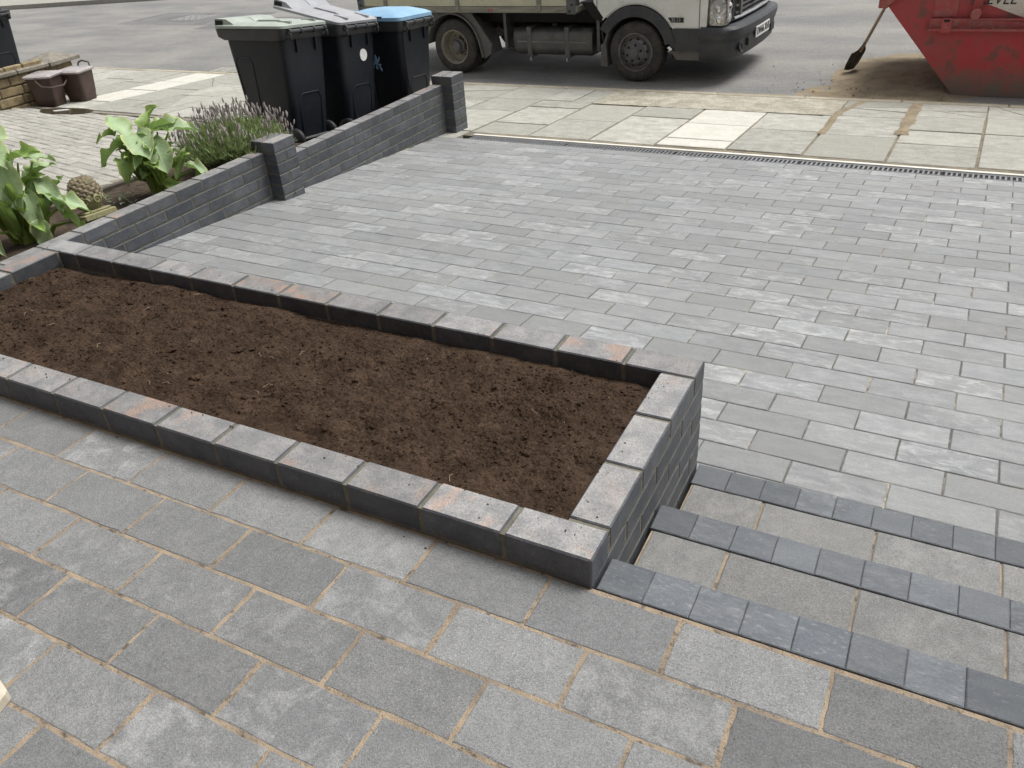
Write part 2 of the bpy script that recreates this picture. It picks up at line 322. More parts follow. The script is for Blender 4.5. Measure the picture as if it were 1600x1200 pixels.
def leaf_mat(name, inner, edge, back):
    m = mat(name, inner, tuple(x*1.25 for x in inner), .48, 9., None, 1, 0, .12, .25, 40.)
    T = m.node_tree; N = T.nodes; L = T.links; b = N['Principled BSDF']
    uv = N.new('ShaderNodeAttribute'); uv.attribute_name = 'rim'
    src = b.inputs['Base Color'].links[0].from_socket
    x = N.new('ShaderNodeMix'); x.data_type = 'RGBA'; L.new(src, x.inputs[6]); x.inputs[7].default_value = edge+(1,); L.new(uv.outputs['Fac'], x.inputs[0])
    g = N.new('ShaderNodeNewGeometry'); y = N.new('ShaderNodeMix'); y.data_type = 'RGBA'
    L.new(g.outputs['Backfacing'], y.inputs[0]); L.new(x.outputs[2], y.inputs[6]); y.inputs[7].default_value = back+(1,)
    va = N.new('ShaderNodeAttribute'); va.attribute_name = 'luv'; sx = N.new('ShaderNodeSeparateXYZ'); L.new(va.outputs['Vector'], sx.inputs[0])
    def mth(op, a_, b_=None):
        q = N.new('ShaderNodeMath'); q.operation = op
        for k_, v_ in enumerate((a_, b_)):
            if v_ is None: continue
            if isinstance(v_, (int, float)): q.inputs[k_].default_value = v_
            else: L.new(v_, q.inputs[k_])
        return q.outputs[0]
    fr_ = mth('FRACT', mth('SUBTRACT', mth('MULTIPLY', sx.outputs[0], 8.), mth('MULTIPLY', sx.outputs[1], 2.2)))
    side = mth('LESS_THAN', fr_, .14); mid_ = mth('LESS_THAN', sx.outputs[1], .07)
    vein = mth('MULTIPLY', mth('MAXIMUM', side, mid_), .38)
    z_ = N.new('ShaderNodeMix'); z_.data_type = 'RGBA'; L.new(vein, z_.inputs[0]); L.new(y.outputs[2], z_.inputs[6]); z_.inputs[7].default_value = tuple(min(1, c_*1.5) for c_ in inner)+(1,)
    y = z_
    L.new(y.outputs[2], b.inputs['Base Color'])
    tr = N.new('ShaderNodeBsdfTranslucent'); L.new(y.outputs[2], tr.inputs['Color'])
    ms = N.new('ShaderNodeMixShader'); ms.inputs[0].default_value = .3
    L.new(b.outputs[0], ms.inputs[1]); L.new(tr.outputs[0], ms.inputs[2]); L.new(ms.outputs[0], N['Material Output'].inputs['Surface'])
    return m
M['leaf'] = leaf_mat('variegated_leaf', (.29, .39, .21), (.52, .58, .24), (.25, .38, .1))
M['greenleaf'] = leaf_mat('green_leaf', (.22, .33, .09), (.4, .47, .15), (.2, .3, .07))
M['needle'] = leaf_mat('lavender_leaf', (.24, .31, .13), (.32, .38, .19), (.22, .29, .12))
M['weed'] = leaf_mat('weed_leaf', (.17, .23, .12), (.25, .3, .17), (.14, .2, .08))

# ------------------------------------------------------------------ the ground frames
PHI = -0.0306
E2 = Vector((math.cos(PHI), math.sin(PHI), 0)); N2 = Vector((-math.sin(PHI), math.cos(PHI), 0))
GS = .0158
A2, DB, DC = -.46589, -.0803, .0134
def zdrive(x, y): return A2+DB*(y-1)+DC*x
FD = frame((0, 0, zdrive(0, 0)), (E2.x, E2.y, DB*E2.y+DC*E2.x), (N2.x, N2.y, DB*N2.y+DC*N2.x))
def street(s, t, z): return Vector((s*E2.x+t*N2.x, s*E2.y+t*N2.y, z))
def zpave(s, t): return -.8104+GS*s-.05*(t-5.32)
def zneigh(s, t): return -.802+GS*s-.13*(t-5.15)
def zroad(s, t): return -.956+GS*s
FP = frame(street(0, 0, zpave(0, 0)), (E2.x, E2.y, GS), (N2.x, N2.y, -.05))
FR = frame(street(0, 0, zroad(0, 0)), (E2.x, E2.y, GS), (N2.x, N2.y, 0))
FN = frame(street(0, 0, zneigh(0, 0)), (E2.x, E2.y, GS), (N2.x, N2.y, -.13))

def sheet(name, F, x0, x1, y0, y1, z0, z1, m, **k):
    o = MB().box(x0, x1, y0, y1, z0, z1).build(name, m); o.matrix_world = F
    return tag(o, kind='structure', **k)
def slab_variants(name, l, w_, h, c, m, n=6, jit=.0015, seg=4):
    """paving pieces: chamfered top edge, slightly irregular outline; origin at centre of the top face"""
    out = []
    for i in range(n):
        rr = random.Random(hash((name, i)) & 0xffff)
        per = []
        for a, b in (((-1, -1), (1, -1)), ((1, -1), (1, 1)), ((1, 1), (-1, 1)), ((-1, 1), (-1, -1))):
            for k in range(seg):
                t = k/seg; per.append(((a[0]+(b[0]-a[0])*t)*l/2, (a[1]+(b[1]-a[1])*t)*w_/2))
        outer = []; inner = []
        for (x, y) in per:
            jx, jy = rr.uniform(-jit, jit), rr.uniform(-jit, jit)
            cx = c*(1+rr.uniform(-.35, .5))
            outer.append((x+jx*.5, y+jy*.5)); inner.append((x+jx-cx*max(-1, min(1, x/(l/2)*1.0 if abs(abs(x)-l/2) < 1e-6 else 0)), y+jy-cx*(max(-1, min(1, y/(w_/2))) if abs(abs(y)-w_/2) < 1e-6 else 0)))
        n_ = len(per)
        vs = [(x, y, -h) for x, y in outer]+[(x, y, -c*.9) for x, y in outer]+[(x, y, 0) for x, y in inner]
        fs = []
        for r in range(2):
            for k in range(n_): fs.append((r*n_+k, r*n_+(k+1) % n_, (r+1)*n_+(k+1) % n_, (r+1)*n_+k))
        fs.append(tuple(range(2*n_, 3*n_)))
        out.append(MB().add(vs, fs).mesh(name, m))
    return out
def rnd_attr(me, per):
    at = me.attributes.new('rnd', 'FLOAT', 'POINT'); r = 0
    for k in range(len(me.vertices)):
        if k % per == 0: r = R_.random()
        at.data[k].value = r
def lay(pieces, parent, name, F, limit=300, tilt=.003, dz=.0012):
    """pieces: (mesh, u, v, sx, sy). Largest in view become parts; the rest one joined stuff part."""
    lst = []
    for me, u, v, sx, sy in pieces:
        P = F @ Vector((u, v, 0)); d = (P-CAM).length
        lst.append((0 if in_view(P, 90) else 1, d, me, u, v, sx, sy))
    lst.sort(key=lambda a: a[:2])
    rest = MB()
    for i, (iv, d, me, u, v, sx, sy) in enumerate(lst):
        L = Matrix.Translation((u, v, R_.uniform(-dz, dz))) @ Matrix.Rotation(R_.uniform(-tilt, tilt), 4, 'X') @ Matrix.Rotation(R_.uniform(-tilt, tilt)*.6, 4, 'Y') @ Matrix.Diagonal((sx, sy, 1, 1))
        if R_.random() < .5: L = L @ Matrix.Rotation(math.pi, 4, 'Z')
        if i < limit and iv == 0:
            o = bpy.data.objects.new(name, me); o.matrix_basis = L; link(o, parent)
        else:
            rest.add([L @ x.co for x in me.vertices], [tuple(p.vertices) for p in me.polygons])
    if rest.v:
        o = rest.build(name+'_remainder', lst[0][2].materials[0], parent); o['kind'] = 'stuff'; rnd_attr(o.data, len(lst[0][2].vertices))

# ------------------------------------------------------------------ patio
PZ = -.088
patio = MB().box(-3.75, 3.2, -4.4, .004, -.75, PZ-.0018).build('patio', M['sand_joint']); tag(patio, kind='structure')
pv = slab_variants('paving_slab', .2985, .1455, .04, .0035, M['patio'], 7, .0018, 5)
half = slab_variants('paving_slab', .146, .1455, .04, .0035, M['patio'], 2)
pcs = []
for r in range(29):
    yc = -.003-.1505*r-.075
    x = -.1+(.1525 if r % 2 else 0)+.1525-12*.305
    while x < 3.1:
        pcs.append((R_.choice(pv), x+R_.uniform(-.0015, .0015), yc, 1, 1)); x += .305
lay(pcs, patio, 'paving_slab', Matrix.Translation((0, 0, PZ)), 300, .002, .001)
for o in patio.children: o.matrix_basis = Matrix.Translation((0, 0, PZ)) @ o.matrix_basis

# ------------------------------------------------------------------ steps
steps = empty('garden_steps', (.0, .45, -.7)); SX = 2.9
def under(o, p):  # keep world placement
    o.parent = p; o.matrix_parent_inverse = p.matrix_world.inverted(); return o
for (y0, y1, zt) in ((.115, .49, -.24), (.49, .888, -.395)):
    under(MB().box(.012, SX, y0-.1, y1-.004, -.8, zt-.0015+.0).build('step_core', M['sand_joint']), steps)
S1, S2, S3 = -.092, -.234, -.388
sv = slab_variants('nosing_sett', .1046, .1, .07, .0022, M['sett'], 6, .0006)
def sett_row(y, z, x0):
    x = x0
    while x < SX:
        o = bpy.data.objects.new('nosing_sett', R_.choice(sv)); link(o)
        o.location = (x, y, z+R_.uniform(-.001, .001)); o.rotation_euler = (R_.uniform(-.006, .006), R_.uniform(-.004, .004), R_.choice((0, math.pi))+R_.uniform(-.004, .004))
        under(o, steps); x += .1053
sett_row(.062, S1, .0575); sett_row(.436, S2, .059); sett_row(.837, S3, .0605)
for (ya, yb, z, j0, pit) in ((.118, .3852, -.2372, .218, .312), (.495, .7862, -.3912, .236, .315)):
    tv = slab_variants('tread_slab', pit-.006, yb-ya, .05, .0035, M['tread'], 4, .0015)
    x = j0-pit/2
    first = True
    while x < SX:
        o = bpy.data.objects.new('tread_slab', R_.choice(tv)); link(o)
        if first:
            w0 = j0-.019; o.scale = (w0/pit, 1, 1); o.location = (.016+w0/2, (ya+yb)/2, z); first = False
        else: o.location = (x, (ya+yb)/2, z)
        o.rotation_euler = (R_.uniform(-.003, .003), R_.uniform(-.003, .003), 0)
        under(o, steps); x += pit
tag(steps, 'three grey stone garden steps edged with dark square setts beside the planter', 'steps')

# ------------------------------------------------------------------ driveway
drive = MB().box(-3.99, 3.2, -.3, 5.215, -.14, -.0035).build('driveway', M['dark_joint']); drive.matrix_world = FD; tag(drive, kind='structure')
DL, DW = .30354, .14533
dv = slab_variants('paver', DL-.0055, DW-.005, .05, .0025, M['drive'], 8, .001, 5)
pcs = []
for k in range(0, 36):
    t = 5.2052-DW*(k+.5)
    s = .8335+(DL/2 if k % 2 else 0)+DL/2-16*DL
    while s < 3.1:
        P = FD @ Vector((s, t, 0))
        if P.x > -2.9 and P.y < .86: s += DL; continue        # under planter and steps
        lo, hi = s-DL/2, s+DL/2
        lim = (-3.756-.0306*t)/.9995
        if hi > lim+.03:
            lo2 = max(lo, lim); pcs.append((R_.choice(dv), (lo2+hi)/2+R_.uniform(-.001, .001), t, (hi-lo2)/DL, 1))
        s += DL
lay(pcs, drive, 'paver', FD, 300, .0035, .001)

# drainage channel along the street edge of the drive
drain = empty('drainage_channel', FD @ Matrix.Translation((0, 5.22, -.1)))
def dchild(mb, name, m): o = mb.build(name, m, drain); o.matrix_basis = Matrix.Translation((0, -5.22, .1)); return o
dchild(MB().box(-3.62, 3.2, 5.217, 5.35, -.1, -.05), 'channel_trough', M['pit'])
dchild(MB().box(-3.62, 3.2, 5.217, 5.226, -.03, -.001).box(-3.62, 3.2, 5.338, 5.35, -.03, -.001), 'channel_edge', M['galv'])
x = -3.6
while x < 3.1:
    g = MB().box(x, x+.992, 5.228, 5.24, -.008, -.003).box(x, x+.992, 5.324, 5.336, -.008, -.003).box(x, x+.992, 5.279, 5.285, -.009, -.004)
    q = x+.008
    while q < x+.98:
        g.box(q, q+.013, 5.24, 5.324, -.008, -.003); q += .034
    dchild(g, 'grate', M['galv']); x += 1.0
tag(drain, 'narrow slotted metal drainage channel between grey driveway and street flagstones', 'drain')

# ------------------------------------------------------------------ street: pavement, kerb, road
pave = MB().box(-3.86, 3.6, 5.352, 7.7, -.2, -.009).box(-16, -3.86, 5.15, 7.7, -.2, -.009).build('pavement', M['earth_joint']); pave.matrix_world = FP; tag(pave, kind='structure')
o = MB().box(-3.62, 3.4, 5.352, 5.392, -.1, .004).build('cement_haunch', M['cement'], pave)
o = MB()  .box(-3.62, 3.4, 5.392, 5.468, -.1, -.001).build('sand_strip', M['earth_joint'], pave)
def split(poly, p, d):
    a, b = [], []; nrm = Vector((-d.y, d.x))
    for i in range(len(poly)):
        A, B = poly[i], poly[(i+1) % len(poly)]; da, db = (A-p).dot(nrm), (B-p).dot(nrm)
        (a if da >= 0 else b).append(A)
        if da*db < 0:
            X = A+(B-A)*(da/(da-db)); a.append(X); b.append(X)
    return [q for q in (a, b) if len(q) > 2]
def inset(poly, g):
    c = sum(poly, Vector((0, 0)))/len(poly)
    out = []; n = len(poly)
    for i in range(n):
        A, B, D = poly[i-1], poly[i], poly[(i+1) % n]
        e1 = (B-A).normalized(); e2 = (D-B).normalized(); n1 = Vector((-e1.y, e1.x)); n2 = Vector((-e2.y, e2.x))
        k = 1+n1.dot(n2); k = max(k, .4); out.append(B+(n1+n2)*g/k)
    return out
def ccw(poly):
    a = sum(poly[i].x*poly[(i+1) % len(poly)].y-poly[(i+1) % len(poly)].x*poly[i].y for i in range(len(poly)))
    return poly if a > 0 else poly[::-1]
def flag(poly, m, name='flagstone', h=.05, g=.004, z=0):
    poly = ccw(poly); pi = inset(poly, g); pj = inset(poly, g+.004)
    c = sum(pi, Vector((0, 0)))/len(pi); n = len(pi)
    vs = [(p.x-c.x, p.y-c.y, -h) for p in pi]+[(p.x-c.x, p.y-c.y, -.004) for p in pi]+[(p.x-c.x, p.y-c.y, 0) for p in pj]
    fs = [(r*n+k, r*n+(k+1) % n, (r+1)*n+(k+1) % n, (r+1)*n+k) for r in range(2) for k in range(n)]+[tuple(range(2*n, 3*n))]
    o = MB().add(vs, fs).build(name, m, pave)
    o.location = (c.x, c.y, z+R_.uniform(-.003, .003)); o.rotation_euler = (R_.uniform(-.004, .004), R_.uniform(-.004, .004), 0)
    return o
V2 = lambda x, y: Vector((x, y))
FPit = .617
rows_for = {0: [5.47, 6.08, 6.55, 7.1, 7.66], -1: [5.47, 6.24, 6.98, 7.66], -2: [5.5, 6.28, 6.94], -3: [5.5, 5.77, 6.35, 6.95], -4: [5.48, 6.5, 6.95], -5: [5.47, 6.2, 6.92], 1: [5.5, 6.55, 7.15, 7.66]}
for j in range(-25, 6):
    s0 = -.02+FPit*j; s1 = s0+FPit
    if j in rows_for: rw = rows_for[j]
    else:
        y = 5.47 if j > -7 else 5.19; rw = [y]; y += R_.choice((.3, .45, .62, .75))
        while y < 7.2: rw.append(y); y += R_.choice((.6, .75, .9, .75))
        rw.append(7.66)
        if -9 < j < -5: rw = [q for q in rw if q < 6.9]+[7.0, 7.66]
    for a, b in zip(rw, rw[1:]):
        poly = [V2(s0, a), V2(s1, a), V2(s1, b), V2(s0, b)]
        white = (j == -3) or (j == -16 and a > 5.5)
        m = M['flag_white'] if white else M['flag']
        polys = [poly]
        near_kerb = b > 7.2
        ncr = 0 if white else (2 if near_kerb and j > -2 else 1 if ((near_kerb and R_.random() < .5) or R_.random() < .12) else 0)
        if j > 2 or j < -17: ncr = 0
        for c in range(ncr):
            tgt = max(polys, key=lambda p: max((q-p[0]).length for q in p)); polys.remove(tgt)
            ctr = sum(tgt, V2(0, 0))/len(tgt)+V2(R_.uniform(-.12, .12), R_.uniform(-.1, .1))
            ang = R_.uniform(0, math.pi); polys += split(tgt, ctr, V2(math.cos(ang), math.sin(ang)))
        for i, p in enumerate(polys): flag(p, m, g=.011 if len(polys) == 1 else .006)
# rough concrete margin in front of the dropped kerb
def patch(name, F, x0, x1, y0, y1, nx, ny, zf, m, parent=None, kind=None):
    mb = MB(); vs = []; fs = []
    for j in range(ny+1):
        for i in range(nx+1):
            x = x0+(x1-x0)*i/nx; y = y0+(y1-y0)*j/ny; vs.append((x, y, zf(x, y)))
    fs = [(j*(nx+1)+i, j*(nx+1)+i+1, (j+1)*(nx+1)+i+1, (j+1)*(nx+1)+i) for j in range(ny) for i in range(nx)]
    o = mb.add(vs, fs).build(name, m, parent, True)
    if parent is None: o.matrix_world = F
    if kind: o['kind'] = kind
    return o
patch('concrete_margin', FP, -3.1, -.64, 6.96, 7.665, 120, 34, lambda x, y: -.001+.008*fbm(x*9, y*9, 3), M['concrete'], pave)
kb = MB().box(-.455, .455, 7.662, 7.78, -.25, .004, c=.012).mesh('kerbstone', M['concrete_k'])
for i in range(-17, 4):
    o = bpy.data.objects.new('kerbstone', kb); link(o, pave); o.location = (.3+i*.915, 0, R_.uniform(-.004, .002))

mb = MB(); vs = []; NX, NY = 60, 30
road = MB().box(-60, 60, 7.5, 60, -.3, 0).build('road', M['road']); road.matrix_world = FR; tag(road, kind='structure')
ground = MB().box(-300, 300, -300, 300, -.3, 0).build('ground', M['bedsoil']); ground.location = (0, 0, -1.75); tag(ground, kind='structure')
# far side of the road: kerb, footway
far = MB().prism([(-60, 3.0), (-24.4, 13.75), (-15, 16.6), (60, 33), (60, 60), (-60, 60)], 'z', .003, .11).build('far_pavement', M['flag']); far.matrix_world = FR; tag(far, kind='structure')
M['patch'] = mat('asphalt_patch', (.12, .12, .12), (.16, .16, .158), .95, 2., (.26, .26, .25), 90., .3, 0, .6, 200., coords='World', grain=.35, gscale=60.)
for (a, b, c, d, r) in ((-16.9, -13.4, 11.7, 13.2, 0), (-13.9, -11.2, 11.2, 12.6, 0)):
    o = MB().box(a, b, c, d, -.02, .0025).build('road_patch', M['patch'], road)
# gully grate, road covers
def gully():
    g = empty('gully_grate', FR @ Matrix.Translation((-9.55, 7.97, .004)) @ Matrix.Rotation(.05, 4, 'Z'))
    MB().box(-.34, .34, -.19, .19, -.05, .0).build('grate_frame', M['iron'], g)
    for i in range(7): MB().box(-.28+i*.083, -.225+i*.083, -.15, .15, 0, .012).build('grate_bar', M['flag'], g, M=Matrix.Translation((0, 0, 0)))
    return tag(g, 'slotted drain grating in the gutter behind the wheelie bins', 'drain grate')
gully()
for (s, t, lab) in ((-15.25, 12.45, 'worn metal cover with pale studs in the middle of the road'), (-12.95, 11.95, 'studded metal road cover showing just above the grey green bin lid')):
    g = empty('road_cover', FR @ Matrix.Translation((s, t, .004)) @ Matrix.Rotation(rad(0), 4, 'Z'))
    MB().box(-.45, .45, -.34, .34, -.05, .003).build('cover_plate', M['road'], g)
    st_ = MB()
    for i in range(8):
        for j in range(6):
            if (i+j) % 2 == 0: st_.box(-.4+i*.1, -.33+i*.1, -.3+j*.1, -.23+j*.1, .0, .008)
    st_.build('stud_grid', M['silver'], g)['kind'] = 'stuff'; tag(g, lab, 'road cover')
# sand swept along the kerb
def spill(name, F, x0, x1, y0, y1, nx, ny, f, label, cat='sand'):
    vs = []; fs = []; ok = []
    for j in range(ny+1):
        for i in range(nx+1):
            x = x0+(x1-x0)*i/nx; y = y0+(y1-y0)*j/ny; h = f(x, y); vs.append((x, y, h)); ok.append(h > .0005)
    for j in range(ny):
        for i in range(nx):
            q = (j*(nx+1)+i, j*(nx+1)+i+1, (j+1)*(nx+1)+i+1, (j+1)*(nx+1)+i)
            if any(ok[k] for k in q): fs.append(q)
    o = MB().add(vs, fs).build(name, M['sandpile'], None, True); o.matrix_world = F
    return tag(o, label, cat, kind='stuff')
spill('kerb_sand', FR, -5.6, .4, 7.7, 8.06, 420, 30, lambda x, y: (.02+.01*x/5)*math.exp(-((y-7.8-.03*fbm(x*1.5, 1))/.06)**2)*(1+1.6*fbm(x*7, y*11, 2))-.003, 'tan sand swept in a line along the kerb below the truck')
def trail(x, y):
    c1 = abs(x-(-.005+.03*fbm(y*3, 5)))/(.03+.035*(1+fbm(y*4, 9)))
    k = max(0, 1-c1+.6*fbm(x*30, y*22, 4))*(1 if 6.35 < y < 7.66 else 0)
    c2 = abs(x-(-.63+.02*fbm(y*3, 2)+.3*max(0, y-7.1)**1.2))/.04
    k = max(k, max(0, 1-c2+.6*fbm(x*30, y*22, 4))*(1 if 6.2 < y < 7.66 else 0))
    return min(.009, .009*k)*(1+.5*fbm(x*20, y*20))-.002
spill('joint_sand', FP @ Matrix.Translation((0, 0, .0015)), -.75, .25, 6.1, 7.68, 160, 240, trail, 'tan sand trailing along the flagstone joints near the skip')

# ------------------------------------------------------------------ brick kit
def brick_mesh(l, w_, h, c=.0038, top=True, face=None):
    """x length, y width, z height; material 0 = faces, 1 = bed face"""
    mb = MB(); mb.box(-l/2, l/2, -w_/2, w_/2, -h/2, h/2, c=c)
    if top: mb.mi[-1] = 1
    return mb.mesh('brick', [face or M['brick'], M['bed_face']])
BL, BW, BH = .215, .1025, .065
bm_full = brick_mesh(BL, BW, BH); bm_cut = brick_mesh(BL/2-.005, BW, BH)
planter = empty('brick_planter', (-1.45, .445, -.7))
PL = -2.9
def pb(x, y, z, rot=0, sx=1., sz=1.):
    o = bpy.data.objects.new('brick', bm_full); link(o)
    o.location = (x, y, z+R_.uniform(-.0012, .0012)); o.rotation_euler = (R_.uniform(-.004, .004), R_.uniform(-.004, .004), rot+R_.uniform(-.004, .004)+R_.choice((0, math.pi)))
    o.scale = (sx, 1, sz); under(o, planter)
def prow(x0, x1, y, z, off=0., sz=1.):
    x = x1
    if off: pb(x-off/2+.005, y, z, 0, (off-.01)/BL); x -= off
    while x-.215 > x0-.05:
        pb(x-.1075, y, z, sz=sz); x -= .225
    if x-x0 > .06: pb((x+x0)/2, y, z, 0, (x-x0)/BL, sz)
zc = -BH/2
for cidx in range(8):
    z = zc-.075*cidx; odd = cidx % 2
    if cidx < 1: prow(PL, 0, BW/2, -.0405, 0., 1.246)                       # front wall, one course above the patio
    prow(PL, 0 if not odd else -.1125, .89-BW/2, z)       # rear wall
    # right-hand side wall
    if cidx < 7:
        if not odd:
            ys = [.1125+.1075+.225*i for i in range(3)]
            for y in ys: pb(-BW/2, y, z, math.pi/2)
            if cidx: pb(-BW/2, .1025/2, z, math.pi/2, .1025/BL)
        else:
            for y in [.1075+.225*i for i in range(4)]: pb(-BW/2, y if y < .7 else .7825, z, math.pi/2)
    if cidx < 4:
        for y in [.1125+.1075+.225*i for i in range(3)]: pb(PL+BW/2, y, z, math.pi/2)
g = .0018; gt_ = .005
mm = MB().box(PL+g, -g, g, BW-g, -.6, -gt_).box(PL+g, -g, .89-BW+g, .89-g, -.78, -gt_).box(-BW+g, -g, BW-g, .89-BW+g, -.78, -gt_-.0004).box(PL+g, PL+BW-g, BW-g, .89-BW+g, -.7, -gt_-.0004)
under(mm.build('mortar', M['mortar_p']), planter)
tag(planter, 'long rectangular raised planter of blue grey engineering bricks filled with soil', 'planter')
# soil
def zsoil(x, y):
    v = max(0, (y-.1025)/.685)
    base = -.002-.05*v**1.3
    base -= .02*math.exp(-((x+2.7)/.25)**2)
    d = .032*fbm(x*2.6, y*2.6, 1.3, 3)+.03*fbm(x*8, y*8, 2.1, 5)+.018*abs(fbm(x*17, y*17, 6.6, 4))+.014*fbm(x*34, y*34, 4.4, 4)+.006*noise.noise((x*150, y*150, 1.7))
    e_ = min(1, (x+2.8)/.05, (-.1-x)/.06, v*9, (1-v)*9); e_ = max(0, e_)
    return min(base+d*(.35+.65*e_)-.012*(1-e_), .022 if e_ > .5 else -.003)
vs = []; fs = []; NX, NY = 680, 168
for j in range(NY+1):
    for i in range(NX+1):
        x = PL+.1+(2.8)*i/NX; y = .1+.69*j/NY; vs.append((x, y, zsoil(x, y)))
fs = [(j*(NX+1)+i, j*(NX+1)+i+1, (j+1)*(NX+1)+i+1, (j+1)*(NX+1)+i) for j in range(NY) for i in range(NX)]
soil_mb = MB().add(vs, fs)
ico = bmesh.new(); bmesh.ops.create_icosphere(ico, subdivisions=1, radius=1)
IV = [v.co.copy() for v in ico.verts]; IF = [tuple(v.index for v in f.verts) for f in ico.faces]; ico.free()
def clod(mb, P, r, fl=.8):
    q = Matrix.Rotation(R_.uniform(0, 6.3), 3, Vector((R_.uniform(-1, 1), R_.uniform(-1, 1), R_.uniform(-1, 1)+.01)).normalized())
    s_ = Vector((R_.uniform(.7, 1.3), R_.uniform(.7, 1.3), fl))
    mb.add([Vector(P)+Vector((a.x*s_.x, a.y*s_.y, a.z*s_.z))*r*R_.uniform(.75, 1.2) for a in [q @ v for v in IV]], IF)
for i in range(16000):
    x = R_.uniform(PL+.115, -.115); y = R_.uniform(.115, .775)
    if fbm(x*4, y*4, 9.1, 2) < R_.uniform(-.5, .35): continue
    r = min(.0014/(R_.random()+.07)**.6, .006)
    clod(soil_mb, (x, y, zsoil(x, y)+r*.15), r)
for i in range(420):
    x = R_.uniform(PL+.14, -.14); y = R_.uniform(.14, .75); r = .005/(R_.random()+.22)**.8
    for q_ in range(4): clod(soil_mb, (x+R_.uniform(-.5, .5)*r, y+R_.uniform(-.5, .5)*r, zsoil(x, y)+r*.15), r*R_.uniform(.5, .85))
so_ = soil_mb.build('soil', M['soil'], None, True); tag(so_, 'dark brown crumbly soil filling the brick planter', 'soil', kind='stuff')
cr = MB()
for i in range(26):
    x = R_.uniform(PL+.12, -.12); y = R_.uniform(.13, .77); z = zsoil(x, y)+.004; a = R_.uniform(0, 6.3)
    if R_.random() < .6: cr.tube([(x, y, z), (x+.012*math.cos(a), y+.012*math.sin(a), z+.004), (x+.03*math.cos(a+.4), y+.03*math.sin(a+.4), z)], .0008, 4)
    else: clod(cr, (x, y, z), R_.uniform(.002, .004))
sc2 = MB()
for i in range(90):
    q_ = R_.random()
    if q_ < .45: x, y, z = R_.uniform(PL, 0), .1-abs(R_.gauss(0, .03)), .0012
    elif q_ < .75: x, y, z = R_.uniform(PL, 0), .79+abs(R_.gauss(0, .025)), .0012
    elif q_ < .9: x, y, z = -.1+abs(R_.gauss(0, .03)), R_.uniform(.1, .8), .0012
    else: x, y, z = R_.uniform(PL, 0), -abs(R_.gauss(0, .06))-.006, PZ+.001
    clod(sc2, (x, y, z), R_.uniform(.0012, .0035), .6)
tag(sc2.build('soil_crumbs', M['soil']), 'loose soil crumbs spilled on the planter coping bricks', 'debris', kind='stuff')
sg_ = MB(); TET = [Vector((0, 0, 1)), Vector((.94, 0, -.33)), Vector((-.47, .82, -.33)), Vector((-.47, -.82, -.33))]
def grit_at(x, y, z):
    r = R_.uniform(.0007, .0019); a = R_.uniform(0, 6.3)
    sg_.add([Vector((x, y, z))+r*(Matrix.Rotation(a, 3, 'Z') @ t) for t in TET], [(0, 1, 2), (0, 2, 3), (0, 3, 1), (1, 3, 2)])
for i in range(5200):
    r = R_.randrange(0, 9); x = R_.uniform(-2.2, 1.3); yj = -.003-.1505*r
    if R_.random() < .6: grit_at(x, yj+R_.gauss(0, .006), PZ+.0008)
    else:
        xj = -.1+(.1525 if r % 2 else 0)+.305*R_.randrange(-7, 5); grit_at(xj+R_.gauss(0, .006), yj-R_.uniform(0, .15), PZ+.0008)
tag(sg_.build('jointing_sand', M['sand_joint']), 'loose tan jointing sand grains along the patio slab joints', 'sand', kind='stuff')
tag(cr.build('straw_bits', M['straw']), 'scattered pale straw and grit on the planter soil', 'debris', kind='stuff')

# ------------------------------------------------------------------ boundary wall
wall = empty('garden_wall', (-3.8, 3.3, -.8))
WX = -3.754; wl, ww, wh, wp, wc = .2215, .1056, .0675, .2318, .0775
wm = brick_mesh(wl, ww, wh, .003, True, M['brick_w']); wmh = brick_mesh(.1056, ww, wh, .003, True, M['brick_w'])
def wb(parent, y0, y1, z, x=None, me=wm, rot=math.pi/2, L=wl):
    o = bpy.data.objects.new('brick', me); link(o)
    o.location = (WX-ww/2 if x is None else x, (y0+y1)/2, z+R_.uniform(-.0012, .0012))
    o.rotation_euler = (R_.uniform(-.004, .004), R_.uniform(-.004, .004), rot+R_.uniform(-.004, .004)+R_.choice((0, math.pi)))
    o.scale = ((y1-y0)/L, 1, 1); under(o, parent)
def section(ya, yb, ztop, j0, n):
    core = under(MB().box(WX-ww+.0022, WX-.0022, ya, yb, -1.1, ztop-.004).build('wall_core', M['mortar']), wall)
    for c in range(n):
        z = ztop-wh/2-wc*c; off = wp/2 if c % 2 else 0
        y = j0+off-40*wp
        while y < yb:
            a, b = max(y+.005, ya), min(y+wp-.005, yb)
            if b-a > .03 and z+wh/2 > zdrive(WX, (a+b)/2)-.01: wb(core, a, b, z)
            y += wp
section(-.8, 3.05, -.337, 1.759, 6)
section(3.277, 5.485, -.432, 3.73, 7)
def pillar(yc, ztop, n):
    xc = -3.65-.11; h_ = .11
    core = under(MB().box(xc-h_+.0025, xc+h_-.0025, yc-h_+.0025, yc+h_-.0025, -1.15, ztop-.005).build('pillar_core', M['mortar']), wall)
    for c in range(n):
        z = ztop-wh/2-wc*c
        for k in (-1, 1):
            if c % 2 == 0: wb(core, yc-.11, yc+.11, z, xc+k*.0575)
            else:
                o = bpy.data.objects.new('brick', wm); link(o); o.location = (xc, yc+k*.0575, z); o.rotation_euler = (0, 0, R_.choice((0, math.pi))+R_.uniform(-.005, .005)); under(o, core)
pillar(3.164, -.262, 7); pillar(5.596, -.358, 8)
tag(wall, 'low blue grey brick boundary wall with two square brick pillars beside the driveway', 'wall')

